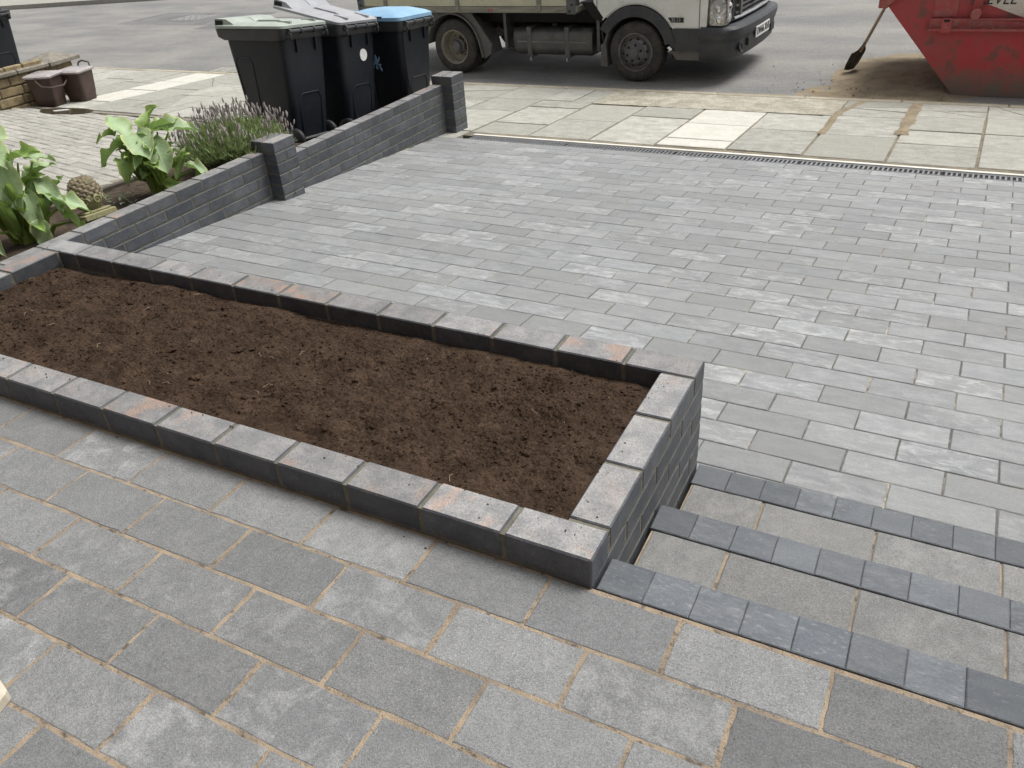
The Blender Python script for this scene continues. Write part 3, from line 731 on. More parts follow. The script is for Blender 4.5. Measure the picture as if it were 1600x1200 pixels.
# ------------------------------------------------------------------ neighbour's bed and drive
nd = MB().box(-14, -4.93, -2.5, 5.15, -.3, -.006).build('neighbour_drive', M['earth_joint']); nd.matrix_world = FN; tag(nd, kind='structure')
nbm = slab_variants('paving_block', .202, .103, .05, .006, M['block'], 5, .0015, 3)
pcs = []; ra = rad(-11); ca, sa = math.cos(ra), math.sin(ra)
for r in range(-50, 60):
    for q in range(-60, 20):
        u = q*.21+(.105 if r % 2 else 0); v = r*.1105
        s = -6+u*ca-v*sa; t = 3+u*sa+v*ca
        if -10.6 < s < -5.02 and .8 < t < 5.04: pcs.append((R_.choice(nbm), s, t, 1, 1))
# turn every block to the laying angle
class _T: pass
lst = []
for me, u, v, a, b in pcs:
    P = FN @ Vector((u, v, 0)); lst.append((0 if in_view(P, 30) else 1, (P-CAM).length, me, u, v))
lst.sort(key=lambda a: a[:2]); rest = MB()
# blocks nearest the lens but hidden by the planter or wall are not in the picture: start past the bed
for i, (iv, d, me, u, v) in enumerate(lst):
    Lm = Matrix.Translation((u, v, R_.uniform(-.003, .003))) @ Matrix.Rotation(ra, 4, 'Z') @ Matrix.Rotation(R_.uniform(-.01, .01), 4, 'X')
    if iv == 0 and i < 300:
        o = bpy.data.objects.new('paving_block', me); o.matrix_basis = Lm; link(o, nd)
    else: rest.add([Lm @ x.co for x in me.vertices], [tuple(p.vertices) for p in me.polygons])
o = rest.build('paving_block_remainder', M['block'], nd); o['kind'] = 'stuff'; rnd_attr(o.data, len(nbm[0].vertices))
MB().box(-10.5, -4.9, 5.045, 5.15, -.1, .008).build('edging_strip', M['coping'], nd)
def zbed(x, y):
    v = (x+3.86)/(-.94)
    return -.395-.1*v-.035*max(0, y-1.5)+.012*fbm(x*7, y*7, 8)+.008*fbm(x*25, y*25, 8)
bed = patch('bed_soil', Matrix(), -4.8, -3.84, -.8, 3.75, 90, 400, zbed, M['bedsoil']); tag(bed, 'dark soil of the narrow planting bed behind the brick wall', 'soil', kind='stuff')
ed = MB().box(-4.83, -4.79, -.9, 3.8, -.9, -.0, Matrix.Identity(4)); 
edg = []
eo = MB().add([(-4.84, -.9, -.36), (-4.79, -.9, -.36), (-4.84, 3.8, -.56), (-4.79, 3.8, -.56), (-4.84, -.9, -.9), (-4.79, -.9, -.9), (-4.84, 3.8, -1.), (-4.79, 3.8, -1.)],
              [(0,1,3,2), (4,6,7,5), (0,4,5,1), (2,3,7,6), (0,2,6,4), (1,5,7,3)]).build('timber_edging', M['timber'])
tag(eo, 'dark timber edging board between the planting bed and grey block drive', 'edging')

# ------------------------------------------------------------------ plants
def leaf_mesh(L, W, cup, curl, m, name='leaf', wav=.02, seed=0, nu=13, nv=11):
    rr = random.Random(seed); vs = []; rim = []
    ph = rr.uniform(0, 6.3)
    for i in range(nu):
        u = i/(nu-1)
        wdt = W*(math.sin(math.pi*min(1, (u*.93+.04)))**.62)*(1-.25*u)
        if u > .98: wdt = W*.02
        for j in range(nv):
            v = -1+2*j/(nv-1)
            z = cup*abs(v)**1.7*wdt/W-curl*u*u+wav*math.sin(ph+u*9+v*2)*abs(v)**2+wav*.55*math.sin(ph*2+u*19+v*3)*abs(v)**3
            z += .004*math.cos(v*14)*(1-u)
            vs.append((u*L, v*wdt/2*(1-.1*abs(v)), z-.02*W*(1-abs(v))))
            rim.append(max(0., (max(abs(v), 1.25*(u-.15)**2 if u > .5 else 0)-.72)/.28)**1.5)
    fs = [(i*nv+j, (i+1)*nv+j, (i+1)*nv+j+1, i*nv+j+1) for i in range(nu-1) for j in range(nv-1)]
    me = MB().add(vs, fs).mesh(name, m, False)
    for p in me.polygons: p.use_smooth = True
    a3 = me.attributes.new('luv', 'FLOAT_VECTOR', 'POINT')
    for k in range(len(vs)): a3.data[k].vector = ((k//nv)/(nu-1), abs(-1+2*(k % nv)/(nv-1)), 0)
    at = me.attributes.new('rim', 'FLOAT', 'POINT')
    for k, r in enumerate(rim): at.data[k].value = min(1, r)
    return me
def place_leaf(me, base, out, lean, roll, parent, name='leaf'):
    """base point, horizontal direction angle, elevation"""
    o = bpy.data.objects.new(name, me); link(o)
    Mx = Matrix.Translation(base) @ Matrix.Rotation(out, 4, 'Z') @ Matrix.Rotation(-lean, 4, 'Y') @ Matrix.Rotation(roll, 4, 'X')
    o.matrix_world = Mx; under(o, parent)
    o.matrix_basis = Mx if False else o.matrix_basis
    return o
def broad_plant(x, y, z, spec, label, seed):
    rr = random.Random(seed)
    root = empty('broad_leaved_plant', (x, y, z))
    for k, (dx, dy, h, L, W, out, lean, roll, kind) in enumerate(spec):
        bx, by = x+rr.uniform(-.05, .05)+dx*.12, y+rr.uniform(-.05, .05)+dy*.12
        top = Vector((x+dx, y+dy, z+h))
        mid = Vector(((bx*1.2+top.x*.8)/2, (by*1.2+top.y*.8)/2, z+h*.55))
        st = MB().tube([(bx, by, z-.03), (bx+(mid.x-bx)*.5, by+(mid.y-by)*.5, z+h*.28), mid, top-Vector((0, 0, .035))], [.021, .018, .012, .005], 7)
        under(st.build('leaf_stalk', M['stem'], None, True), root)
        me = leaf_mesh(L, W, rr.uniform(.02, .05), rr.uniform(.03, .09), M['leaf'] if kind else M['greenleaf'], seed=seed*50+k, wav=.02)
        a = rad(out); 
        place_leaf(me, top-.25*L*Vector((math.cos(a)*math.cos(rad(lean)), math.sin(a)*math.cos(rad(lean)), math.sin(rad(lean)))), a, rad(lean), rad(roll), root)
    for k in range(24):
        a = rr.uniform(0, 6.283); q = rr.uniform(.03, .17); h = rr.uniform(.12, .36)
        top = Vector((x+math.cos(a)*q, y+math.sin(a)*q, z+h))
        st = MB().tube([(x+math.cos(a)*q*.3, y+math.sin(a)*q*.3, z-.03), (x+math.cos(a)*q*.55, y+math.sin(a)*q*.55, z+h*.5), top-Vector((0, 0, .03))], [.014, .011, .005], 6)
        under(st.build('leaf_stalk', M['stem'], None, True), root)
        me = leaf_mesh(rr.uniform(.12, .2), rr.uniform(.07, .13), rr.uniform(.02, .05), rr.uniform(.02, .07), M['leaf'] if rr.random() < .45 else M['greenleaf'], seed=seed*90+k, wav=.016)
        place_leaf(me, top-Vector((math.cos(a), math.sin(a), 0))*.03, a+rr.uniform(-.6, .6), rad(rr.uniform(-15, 65)), rr.uniform(-.4, .4), root)
    return tag(root, label, 'plant')
# camera-right is about (.87,.49), towards the camera (.5,-.85)
def cam2(r, d): return (.74*r+.67*d, .67*r-.74*d)     # r: to the right in view, d: towards the viewer
def spec_of(rows):
    out = []
    for (r, d, h, L, W, o, lean, roll, k) in rows:
        dx, dy = cam2(r, d); out.append((dx, dy, h, L, W, o+math.degrees(math.atan2(.67, .74)), lean, roll, k))
    return out
broad_plant(-4.13, 2.42, -.45, spec_of([
    (-.17, .04, .36, .22, .21, 200, -18, 30, 1), (-.12, -.02, .43, .23, .19, 115, 48, 15, 1), (-.03, .06, .4, .28, .25, 285, -12, 8, 1),
    (.07, .1, .34, .24, .2, 290, -52, 0, 1), (.08, -.03, .43, .25, .2, 30, 14, -12, 1), (.02, -.05, .45, .19, .11, 50, 58, 0, 0),
    (.15, .0, .42, .24, .2, 350, 6, 15, 1), (-.12, .1, .28, .2, .13, 250, -30, 0, 0), (-.2, -.03, .42, .11, .09, 165, 25, 0, 0), (.02, .0, .41, .2, .17, 340, 20, 10, 1),
    (.15, .03, .14, .24, .07, 45, 55, 40, 0), (.08, .1, .08, .2, .08, 335, -12, 40, 0), (.23, .02, .16, .15, .12, 350, 0, 10, 1), (-.03, .04, .2, .26, .08, 265, 78, 0, 0),
    (-.08, .07, .18, .26, .08, 255, 66, 0, 0), (.03, .07, .18, .26, .09, 285, 74, 0, 0), (.07, .04, .16, .26, .08, 310, 68, 20, 0), (-.12, .03, .16, .24, .07, 230, 60, 0, 0), (.28, .02, .08, .14, .09, 10, -10, 20, 0)]),
    'clump of large pale variegated leaves on thick green stalks beside the lavender', 3)
broad_plant(-4.22, 1.5, -.42, spec_of([
    (-.16, .02, .52, .28, .26, 190, 12, 10, 1), (-.04, -.06, .56, .26, .24, 90, 35, 10, 1), (.03, .1, .43, .28, .2, 280, -68, 0, 1), (-.02, .02, .53, .24, .2, 300, 5, 10, 1),
    (-.2, .12, .45, .28, .24, 230, -12, 10, 1), (.09, .0, .48, .22, .12, 335, 20, 15, 0), (.16, -.02, .47, .14, .1, 10, 10, 20, 1), (-.09, .06, .47, .25, .22, 250, -10, 12, 1),
    (.18, .03, .3, .2, .15, 330, -40, 10, 1), (.1, .1, .26, .22, .16, 280, -45, 10, 1), (.25, .05, .22, .22, .13, 350, -20, 10, 1), (.12, -.02, .34, .22, .13, 300, -50, 20, 1),
    (-.05, .12, .22, .3, .1, 270, 74, 0, 0), (-.14, .12, .2, .32, .1, 265, 75, 0, 0), (.03, .1, .18, .3, .1, 280, 75, 0, 0), (.14, .05, .14, .24, .08, 290, 70, 0, 0), (-.02, .14, .12, .3, .1, 275, 70, 10, 0),
    (.13, .17, .12, .17, .14, 270, -60, 0, 1), (.26, .06, .12, .17, .09, 330, -35, 0, 0), (-.1, .2, .16, .2, .1, 270, -30, 20, 1), (.22, -.03, .27, .16, .05, 320, 70, 0, 0), (-.3, .05, .36, .26, .22, 190, -10, 0, 1), (-.24, -.05, .5, .24, .2, 150, 10, 0, 1)]),
    'clump of pale ragged broad leaves growing beside the carved stone finial', 5)
# lavender
def lavender(x, y, z):
    root = empty('lavender_bush', (x, y, z)); rr = random.Random(11)
    tw, nd_, sp = MB(), MB(), MB()
    def blade(mb, P, d, L, wd):
        sd_ = d.cross(Vector((rr.uniform(-1, 1), rr.uniform(-1, 1), rr.uniform(-1, 1)))).normalized()*wd
        mb.add([P-sd_*.5, P+sd_*.5, P+d*L*.6+sd_*.6, P+d*L, P+d*L*.6-sd_*.6], [(0, 1, 2, 3, 4)])
    for k in range(1150):
        a = rr.uniform(0, 6.283); q = math.sqrt(rr.random())
        rx, ry = .43, .32
        cx, cy = math.cos(a)*q, math.sin(a)*q
        # ellipse long axis to the right in view
        ex, ey = cam2(cx*rx, cy*ry)
        top = Vector((x+ex, y+ey, z+.04+.26*math.sqrt(max(0, 1-q*q*.92))+rr.uniform(-.04, .03)))
        b0 = Vector((x+ex*.35, y+ey*.35, z))
        d = ((top-b0).normalized()*.6+Vector((0, 0, .7))+Vector((rr.uniform(-.3, .3), rr.uniform(-.3, .3), 0))).normalized()
        if k % 4 == 0: tw.tube([b0, b0.lerp(top, .55)+Vector((0, 0, -.02)), top], [.004, .0025, .0012], 4, False)
        for i in range(19):
            u = rr.uniform(.35, 1.0); P = b0.lerp(top, u)
            dd = (d+Vector((rr.uniform(-1, 1), rr.uniform(-1, 1), rr.uniform(-.6, .6)))*.75).normalized()
            blade(nd_, P, dd, rr.uniform(.03, .055), .0045)
        if k % 4 == 1:
            H = rr.uniform(.05, .12); lean = Vector((rr.uniform(-.25, .25), rr.uniform(-.25, .25), 1)).normalized()
            e0 = top+lean*H; tw.tube([top, e0], .0012, 3, False)
            sp.tube([e0, e0+lean*.012, e0+lean*.028, e0+lean*.04], [.002, .0065, .006, .002], 5)
    for mb, nm, m in ((tw, 'twigs', M['twig']), (nd_, 'foliage', M['needle']), (sp, 'flower_spikes', M['flower'])):
        o = mb.build(nm, m); o['kind'] = 'stuff'; under(o, root)
    return tag(root, 'rounded lavender bush with dry grey flower spikes behind the brick pillar', 'bush')
lavender(-4.12, 3.14, -.47)
# low weeds on the bed
rr = random.Random(5)
for k, (wx, wy, lab) in enumerate(((-4.23, 2.2, 'low grey green weed on the soil between statue and leafy plant'), (-4.33, 2.08, 'small green weed beside the carved stone finial'),)):
    root = empty('low_weed', (wx, wy, -.46)); 
    for i in range(22):
        me = leaf_mesh(rr.uniform(.03, .055), .02, .003, .008, M['weed'], seed=900+k*40+i, nu=4, nv=3, wav=.002)
        px, py = wx+rr.uniform(-.08, .08), wy+rr.uniform(-.08, .08)
        place_leaf(me, (px, py, zbed(px, py)+rr.uniform(.005, .06)), rr.uniform(0, 6.3), rr.uniform(0, 1), 0, root)
    tag(root, lab, 'weed')

# ------------------------------------------------------------------ carved stone finial
fin = empty('stone_finial', Matrix.Translation((-4.2, 1.94, -.455)) @ Matrix.Rotation(rad(-12), 4, 'Z') @ Matrix.Rotation(rad(-14), 4, 'Y') @ Matrix.Diagonal((.74, .74, .74, 1)))
MB().box(-.14, .14, -.14, .14, 0, .055, c=.008).box(-.115, .115, -.115, .115, .055, .075, c=.006).build('plinth', M['statue2'], fin)
cup = MB().lathe([(.06, .07), (.07, .085), (.1, .11), (.125, .15), (.13, .19), (.12, .205), (.1, .2)], 24)
cupo = cup.build('carved_cup', M['statue2'], fin, True)
for k in range(8):
    a = k*math.pi/4+.2; pts = []
    for i in range(18):
        th_ = i/17*2.6*math.pi; r0 = .036*(1-i/22)
        pts.append((r0*math.cos(th_), r0*math.sin(th_)))
    q = [Vector((.128, p[0], .15+p[1])) for p in pts]
    q = [Matrix.Rotation(a, 3, 'Z') @ v for v in q]
    MB().tube(q, [.009*(1-i/30) for i in range(18)], 5).build('scroll', M['statue2'], fin, True)
core = MB().lathe([(.1, .19), (.118, .22), (.115, .26), (.09, .31), (.05, .345), (.012, .36)], 20).build('cone_core', M['statue'], fin, True)
sc_m = MB()
for r in range(8):
    u = r/7.6; zz = .2+.155*math.sin(u*1.45); rr_ = .119*math.cos(u*1.38)+.008
    n = max(5, int(14*(1-u*.55)))
    for k in range(n):
        a = (k+.5*(r % 2))*2*math.pi/n; Mx = Matrix.Rotation(a, 4, 'Z') @ Matrix.Translation((rr_, 0, zz)) @ Matrix.Rotation(-u*1.0, 4, 'Y')
        wd = .62*2*math.pi*rr_/n
        vs = [Mx @ Vector(p) for p in ((-.012, -wd*.8, -.016), (-.012, wd*.8, -.016), (.004, 0, -.024), (.017, 0, .004), (-.008, -wd*.6, .018), (-.008, wd*.6, .018), (-.005, 0, .026))]
        o = MB().add(vs, [(0, 2, 3), (2, 1, 3), (0, 3, 4), (3, 1, 5), (4, 3, 6), (3, 5, 6)]).build('scale', M['statue'], fin)
tag(fin, 'weathered carved stone pine cone finial on a square plinth in the bed', 'statue')

# ------------------------------------------------------------------ wheelie bins
def wheelie(M0, W, D, body, rim, lidm, label, lid_open=0., blue=False, extras=None, group=None):
    """local: back (hinge) face at x=0, front at x=-D; width along y 0..W; z up"""
    b = empty('wheelie_bin', M0)
    t = .045
    secs = [(0.0, -D+.2, -.1, .09, W-.09, .05), (.03, -D+.17, -.075, .075, W-.075, .06), (.5, -D+.115, -.045, .05, W-.05, .06), (.88, -D+.07, -.03, .03, W-.03, .06), (.95, -D+.06, -.03, .03, W-.03, .06)]
    MB().loft(secs).build('bin_body', body, b, True)
    MB().loft([(.9, -D+.05, -.02, .01, W-.01, .05), (.925, -D, -.008, .0, W, .05), (.985, -D-.01, -.004, -.004, W+.004, .05), (.985, -D+.05, -.05, .05, W-.05, .04)], caps=(True, True)).build('bin_rim', rim, b, True)
    # recessed side panel, raised frame
    for yy, sg in ((.05, -1), (W-.05, 1)):
        pts = [(-D+.2, .22), (-D+.14, .72), (-D+.17, .77), (-D+.3, .77), (-D+.33, .72), (-D+.33, .22)]
        path = []
        for (px, pz) in pts:
            k = (.95-pz)/.95; off = .03+.045*k
            path.append((px, (off if sg < 0 else W-off)+sg*.001, pz))
        MB().tube(path, .006, 6).build('side_panel_rib', body, b, True)
    pts = [(-.04-.02*(1-.3), .16, .12), (-.05, .15, .42), (-.045, .19, .47), (-.045, W-.19, .47), (-.05, W-.15, .42), (-.06, W-.16, .12)]
    MB().tube([(p[0]-.002, p[1], p[2]) for p in pts], .007, 6).build('back_panel_rib', body, b, True)
    for yy in (.17, W-.17): MB().box(-.045, -.012, yy-.006, yy+.006, .8, .9).build('gusset', body, b)
    # hinge bar with lugs
    h = MB().tube([(.012, .06, .965), (.012, W-.06, .965)], .016, 10)
    for yy in (.07, W*.36, W*.64, W-.07): h.tube([(.012, yy-.012, .965), (.012, yy+.012, .965)], .024, 10)
    h.build('hinge_bar', M['bin_grey'], b, True)
    for yy in (.06, W-.06):
        q = [(.012, yy, .965), (.03, yy, .94), (.03, yy, .915), (.005, yy, .9), (-.03, yy, .9)]
        MB().tube(q, .01, 6).build('handle_lug', M['bin_grey'], b, True)
    # wheels
    MB().tube([(-.06, .03, .1), (-.06, W-.03, .1)], .012, 8).build('axle', M['steel'], b)
    for yy in (.04, W-.04):
        Mx = Matrix.Translation((-.085, yy+(.03 if yy < .1 else -.03), .1)) @ Matrix.Rotation(math.pi/2, 4, 'X')
        MB().lathe([(.03, -.025), (.085, -.025), (.1, -.015), (.1, .015), (.085, .025), (.03, .025)], 20, Mx).build('wheel', M['black'], b, True)
    # lid
    le = bpy.data.objects.new('lid', None)
    if blue:
        mb = MB().loft([(.0, -D-.02, .0, -.012, W+.012, .07), (.03, -D-.02, .0, -.012, W+.012, .07), (.055, -D+.06, -.03, .03, W-.03, .1), (.085, -D+.2, -.12, .12, W-.12, .12), (.092, -D+.3, -.2, .2, W-.2, .06)])
    else:
        mb = MB().loft([(.0, -D-.012, .0, -.006, W+.006, .05), (.02, -D-.012, .0, -.006, W+.006, .05), (.03, -D+.02, -.02, .02, W-.02, .05), (.042, -D+.1, -.1, .07, W-.07, .06)])
        # raised handle bow at the front
        mb.prism([(-D-.005, .01), (-D+.005, .075), (-D+.13, .07), (-D+.2, .035), (-D+.2, .01)], 'y', .02, W*.5-.005)
        mb.prism([(-D-.005, .01), (-D+.005, .075), (-D+.13, .07), (-D+.2, .035), (-D+.2, .01)], 'y', W*.5+.005, W-.02)
        mb.prism([(-D+.25, .03), (-D+.32, .055), (-.2, .055), (-.1, .03)], 'y', W*.35, W*.65)
    Ml = Matrix.Translation((.0, 0, .99)) @ Matrix.Rotation(rad(lid_open), 4, 'Y')
    lo_ = mb.build('lid', lidm, b, True, M=Ml)
    if not blue:
        for yy in (.012, W-.02):
            MB().box(-D+.01, -D+.09, yy, yy+.01, .028, .062).build('grip_hole', M['pit'], lo_)
        for yy in (.14, W-.14): MB().box(-.16, -.02, yy-.012, yy+.012, .028, .05).build('lid_strap', lidm, lo_)
    else:
        MB().box(-D+.1, -.2, -.014, .0, .024, .04).build('grip_slot', M['bin_grey'], lo_)
    if extras: extras(b)
    tag(b, label, 'bin', group)
    return b
def bin_frame(x, y):
    s = x*E2.x+y*E2.y; t = x*N2.x+y*N2.y
    z = min(zneigh(s, t), 9) if t < 5.15 else zpave(s, t)
    sl = -.1 if t < 5.0 else -.06
    return frame((x, y, z+.003), (1, .0, .01), (0.0, 1, sl))
def sticker(b):
    Mx = Matrix.Translation((-.0345, .34, .72)) @ Matrix.Rotation(math.pi/2, 4, 'Y')
    MB().lathe([(.0, .0), (.052, 0), (.052, .004), (0.001, .004)], 24, Mx).build('round_sticker', M['white'], b)
def splash(b):
    # lion-like crest print on the near side: flat pale blue shapes
    mb = MB(); r2 = random.Random(4)
    shp = [[(0, .1), (.02, .06), (.035, .03), (.03, -.02), (.005, -.03), (-.02, .0), (-.012, .05)], [(.03, .02), (.06, .075), (.065, .06), (.05, .01)],
           [(.03, -.02), (.07, -.01), (.075, -.03), (.05, -.045)], [(.045, -.035), (.07, -.09), (.085, -.1), (.07, -.06)], [(-.01, -.02), (-.045, .03), (-.05, .01), (-.03, -.03)],
           [(0, -.03), (-.005, -.07), (.02, -.08), (.015, -.04)], [(-.05, -.04), (-.03, -.035), (-.04, -.07)]]
    for q in shp:
        mb.prism([(-.36+x*.75, .62+z*.75) for x, z in q], 'y', .0355, .05)
    mb.build('crest_print', M['lid_blue'], b)
wheelie(bin_frame(-4.37, 4.08), .58, .74, M['bin'], M['bin_grey'], M['lid_green'], 'black wheelie bin with pale grey green lid shut, behind the lavender', 0.)
wheelie(bin_frame(-4.32, 4.745), .58, .74, M['bin'], M['bin_grey'], M['lid_grey'], 'black wheelie bin with grey lid propped up and round white sticker', 11., extras=sticker)
def rope(b):
    MB().tube([(-.03, .06, .93), (-.028, .062, .7), (-.03, .07, .5), (-.037, .1, .36), (-.042, .105, .2)], .006, 5).build('black_cord', M['ink'], b)
    splash(b)
wheelie(bin_frame(-4.12, 5.42), .58, .74, M['bin'], M['bin_grey'], M['lid_blue'], 'dark wheelie bin with domed light blue lid and pale crest beside brick pillar', 0., True, rope)
# black bin at the far left, behind the stone wall
wheelie(frame(street(-11.85, 5.75, zpave(-11.85, 5.75)+.003), (1, 0, .01), (0, 1, -.04)), .58, .74, M['bin'], M['bin'], M['bin_grey'], 'black wheelie bin standing behind the low tan stone wall', 0.)

# ------------------------------------------------------------------ brown food caddies
def caddy(s, t, rz, label, handle):
    F = Matrix.Translation(street(s, t, zpave(s, t) if t > 5.1 else zneigh(s, t))) @ Matrix.Rotation(rz, 4, 'Z')
    c = empty('food_caddy', F)
    MB().loft([(0, -.125, .125, -.12, .12, .035), (.01, -.13, .13, -.125, .125, .035), (.085, -.135, .135, -.13, .13, .035), (.087, -.14, .14, -.135, .135, .035), (.36, -.165, .165, -.155, .155, .03)]).build('caddy_body', M['caddy'], c, True)
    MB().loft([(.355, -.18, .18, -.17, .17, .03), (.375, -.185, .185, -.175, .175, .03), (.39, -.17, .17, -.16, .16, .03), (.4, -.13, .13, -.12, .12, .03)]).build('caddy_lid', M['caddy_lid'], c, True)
    if handle == 'front':
        pts = [(.0, -.172, .36), (.0, -.19, .33), (.09, -.23, .27), (.2, -.2, .25), (.27, -.05, .25), (.2, .17, .28), (0, .172, .36)]
    else:
        pts = [(-.06, .17, .38), (-.05, .19, .43), (.0, .2, .45), (.1, .19, .43), (.12, .17, .38)]
    MB().tube(pts, .011, 6).build('caddy_handle', M['caddy'], c, True)
    tag(c, label, 'food caddy')
caddy(-9.9, 5.27, rad(22), 'brown food waste caddy against the tan stone wall with its handle down', 'front')
caddy(-9.8, 5.64, rad(15), 'brown food waste caddy on the flagstones with its handle up at the rear', 'rear')
# wet cover by the caddies
wc_ = empty('wet_cover', FN @ Matrix.Translation((-9.22, 5.02, .006)))
MB().lathe([(.01, 0), (.36, 0), (.36, .004), (.01, .004)], 28, Matrix.Diagonal((1.15, .62, 1, 1))).build('wet_plate', M['wet'], wc_)
MB().box(-.12, -.06, -.12, .05, .004, .009, Matrix.Rotation(-.3, 4, 'Z')).build('white_scrap', M['white'], wc_)
tag(wc_, 'dark wet round cover in the block drive beside the brown caddies', 'cover')

# ------------------------------------------------------------------ neighbour's stone wall with pillar
sw = empty('stone_wall', street(-10.2, 4.6, -.9))
swc = street(-10.2, 4.6, 0)
def swbox(name, s0, s1, t0, t1, z0, z1, m, parent=sw, c=.012, rot=0):
    ctr = street((s0+s1)/2, (t0+t1)/2, (z0+z1)/2)
    o = MB().box(-(s1-s0)/2, (s1-s0)/2, -(t1-t0)/2, (t1-t0)/2, -(z1-z0)/2, (z1-z0)/2, c=c).build(name, m)
    o.matrix_world = Matrix.Translation(ctr) @ Matrix.Rotation(PHI+rot, 4, 'Z'); under(o, parent); return o
swbox('wall_core', -10.42, -10.14, 2.4, 5.5, -1.2, -.53, M['mortar'], c=.002)
rr = random.Random(3)
zz = -1.02; crs = 0
while zz < -.55:
    hh = .115; t = 2.4+(0.1 if crs % 2 else 0)
    while t < 5.48:
        ln = rr.uniform(.2, .34); t1 = min(t+ln, 5.5)
        if t1-t > .05: swbox('stone', -10.18, -10.115-rr.uniform(0, .01), t+.005, t1-.005, zz+.005, zz+hh-.005, M['stone'])
        t += ln
    zz += hh; crs += 1
t = 2.4
while t < 5.4: swbox('coping_stone', -10.45, -10.08, t+.004, t+.44, -.555, -.5, M['coping'], rot=rr.uniform(-.01, .01)); t += .446
swbox('pillar_core', -10.8, -10.48, 5.75, 6.07, -1.1, -.62, M['mortar'], c=.002)
for zz in (-1.08, -.96, -.84, -.72):
    for (a, b, c_, d) in ((-10.82, -10.65, 5.73, 6.09), (-10.64, -10.46, 5.73, 6.09)): swbox('stone', a, b, c_, d, zz, zz+.112, M['stone'], c=.015)
# pyramid cap
ctr = street(-10.64, 5.91, -.6)
o = MB().add([(-.26, -.26, 0), (.26, -.26, 0), (.26, .26, 0), (-.26, .26, 0), (-.26, -.26, .045), (.26, -.26, .045), (.26, .26, .045), (-.26, .26, .045), (-.04, -.04, .125), (.04, -.04, .125), (.04, .04, .125), (-.04, .04, .125)],
             [(3, 2, 1, 0), (0, 1, 5, 4), (1, 2, 6, 5), (2, 3, 7, 6), (3, 0, 4, 7), (4, 5, 9, 8), (5, 6, 10, 9), (6, 7, 11, 10), (7, 4, 8, 11), (8, 9, 10, 11)]).build('pillar_cap', M['coping'])
o.matrix_world = Matrix.Translation(ctr) @ Matrix.Rotation(.15, 4, 'Z'); under(o, sw)
tag(sw, 'low tan stone wall with grey coping and capped pillar beyond the block drive', 'wall')

# ------------------------------------------------------------------ lettering
def text_mesh(txt, size, m, parent, Mx, shear=0., name='lettering', depth=.002):
    cu = bpy.data.curves.new('t', 'FONT'); cu.body = txt; cu.size = size; cu.extrude = depth; cu.align_x = 'CENTER'; cu.align_y = 'CENTER'; cu.shear = shear; cu.resolution_u = 3
    to = bpy.data.objects.new('t', cu); col.objects.link(to)
    dg = bpy.context.evaluated_depsgraph_get(); me = bpy.data.meshes.new_from_object(to.evaluated_get(dg))
    bpy.data.objects.remove(to); bpy.data.curves.remove(cu)
    me.materials.clear(); me.materials.append(m)
    o = bpy.data.objects.new(name, me); o.matrix_basis = Mx; return link(o, parent)

# ------------------------------------------------------------------ truck
# local: x forward, y to the far side, z up; origin under the near front wheel
tz = zroad(-3.11, 8.2)
TF = frame(street(-3.1, 8.16, tz+.002), Vector((math.cos(PHI-.0335), math.sin(PHI-.0335), GS)), Vector((-math.sin(PHI-.0335), math.cos(PHI-.0335), 0)))
truck = empty('tipper_truck', TF)
TB = lambda mb, n, m, sm=False, p=truck, Mx=None: mb.build(n, m, p, sm, Mx)
Wd = 1.86
def arc(cx, cz, r, a0, a1, n): return [(cx+r*math.cos(rad(a0+(a1-a0)*i/n)), cz+r*math.sin(rad(a0+(a1-a0)*i/n))) for i in range(n+1)]
# cab shell (white) with wheel-arch cut-out, side profile in x,z
prof = [(-.52, .86), (-.4, .7)]+arc(0, .34, .5, 134, 32, 16)+[(.46, .595), (.76, .595), (.835, .6), (.85, .98), (.9, 1.02), (.88, 1.25), (.62, 1.98), (.45, 2.06), (-.5, 2.06), (-.55, 1.9)]
TB(MB().prism(prof, 'y', .03, Wd-.03), 'cab_body', M['cabwhite'])
# raised white arch flare + dark wheel-arch trim
def ring(cx, cz, r0, r1, a0, a1, n, y0, y1):
    mb = MB(); A = arc(cx, cz, r0, a0, a1, n); B = arc(cx, cz, r1, a0, a1, n)
    for i in range(n):
        q = [A[i], A[i+1], B[i+1], B[i]]; mb.prism(q, 'y', y0, y1)
    return mb
TB(ring(0, .34, .52, .535, 140, 20, 20, .018, .03), 'arch_lip', M['cabwhite'])
TB(ring(0, .33, .385, .5, 150, 14, 22, .0, .2), 'wheel_arch_trim', M['bumper'], True)
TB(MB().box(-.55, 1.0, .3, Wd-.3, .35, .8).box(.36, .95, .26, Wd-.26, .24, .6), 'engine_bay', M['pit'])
# lower dark sill in front of the wheel
TB(MB().prism([(.4, .57), (.4, .44), (.5, .36), (.76, .36), (.8, .42), (.8, .594), (.46, .594)], 'y', .012, .3), 'door_sill', M['bumper'])
TB(MB().prism([(.42, .355), (.5, .26), (.8, .26), (.8, .355)], 'y', .04, .3), 'step_plate', M['dirtygrey'])
TB(MB().box(.752, .758, .026, .034, .56, 1.2), 'door_gap', M['ink'])
TB(MB().box(.765, .79, .018, .032, .5, .6), 'trim_clip', M['cabwhite'])
TB(MB().box(-.48, -.474, .026, .034, .7, 1.2), 'panel_gap', M['ink'])
bd = TB(MB().box(.4, .575, .022, .031, .655, .705), 'badge', M['ink'])
text_mesh('35.13', .05, M['silver'], bd, Matrix.Translation((.487, .021, .68)) @ Matrix.Rotation(math.pi/2, 4, 'X'))
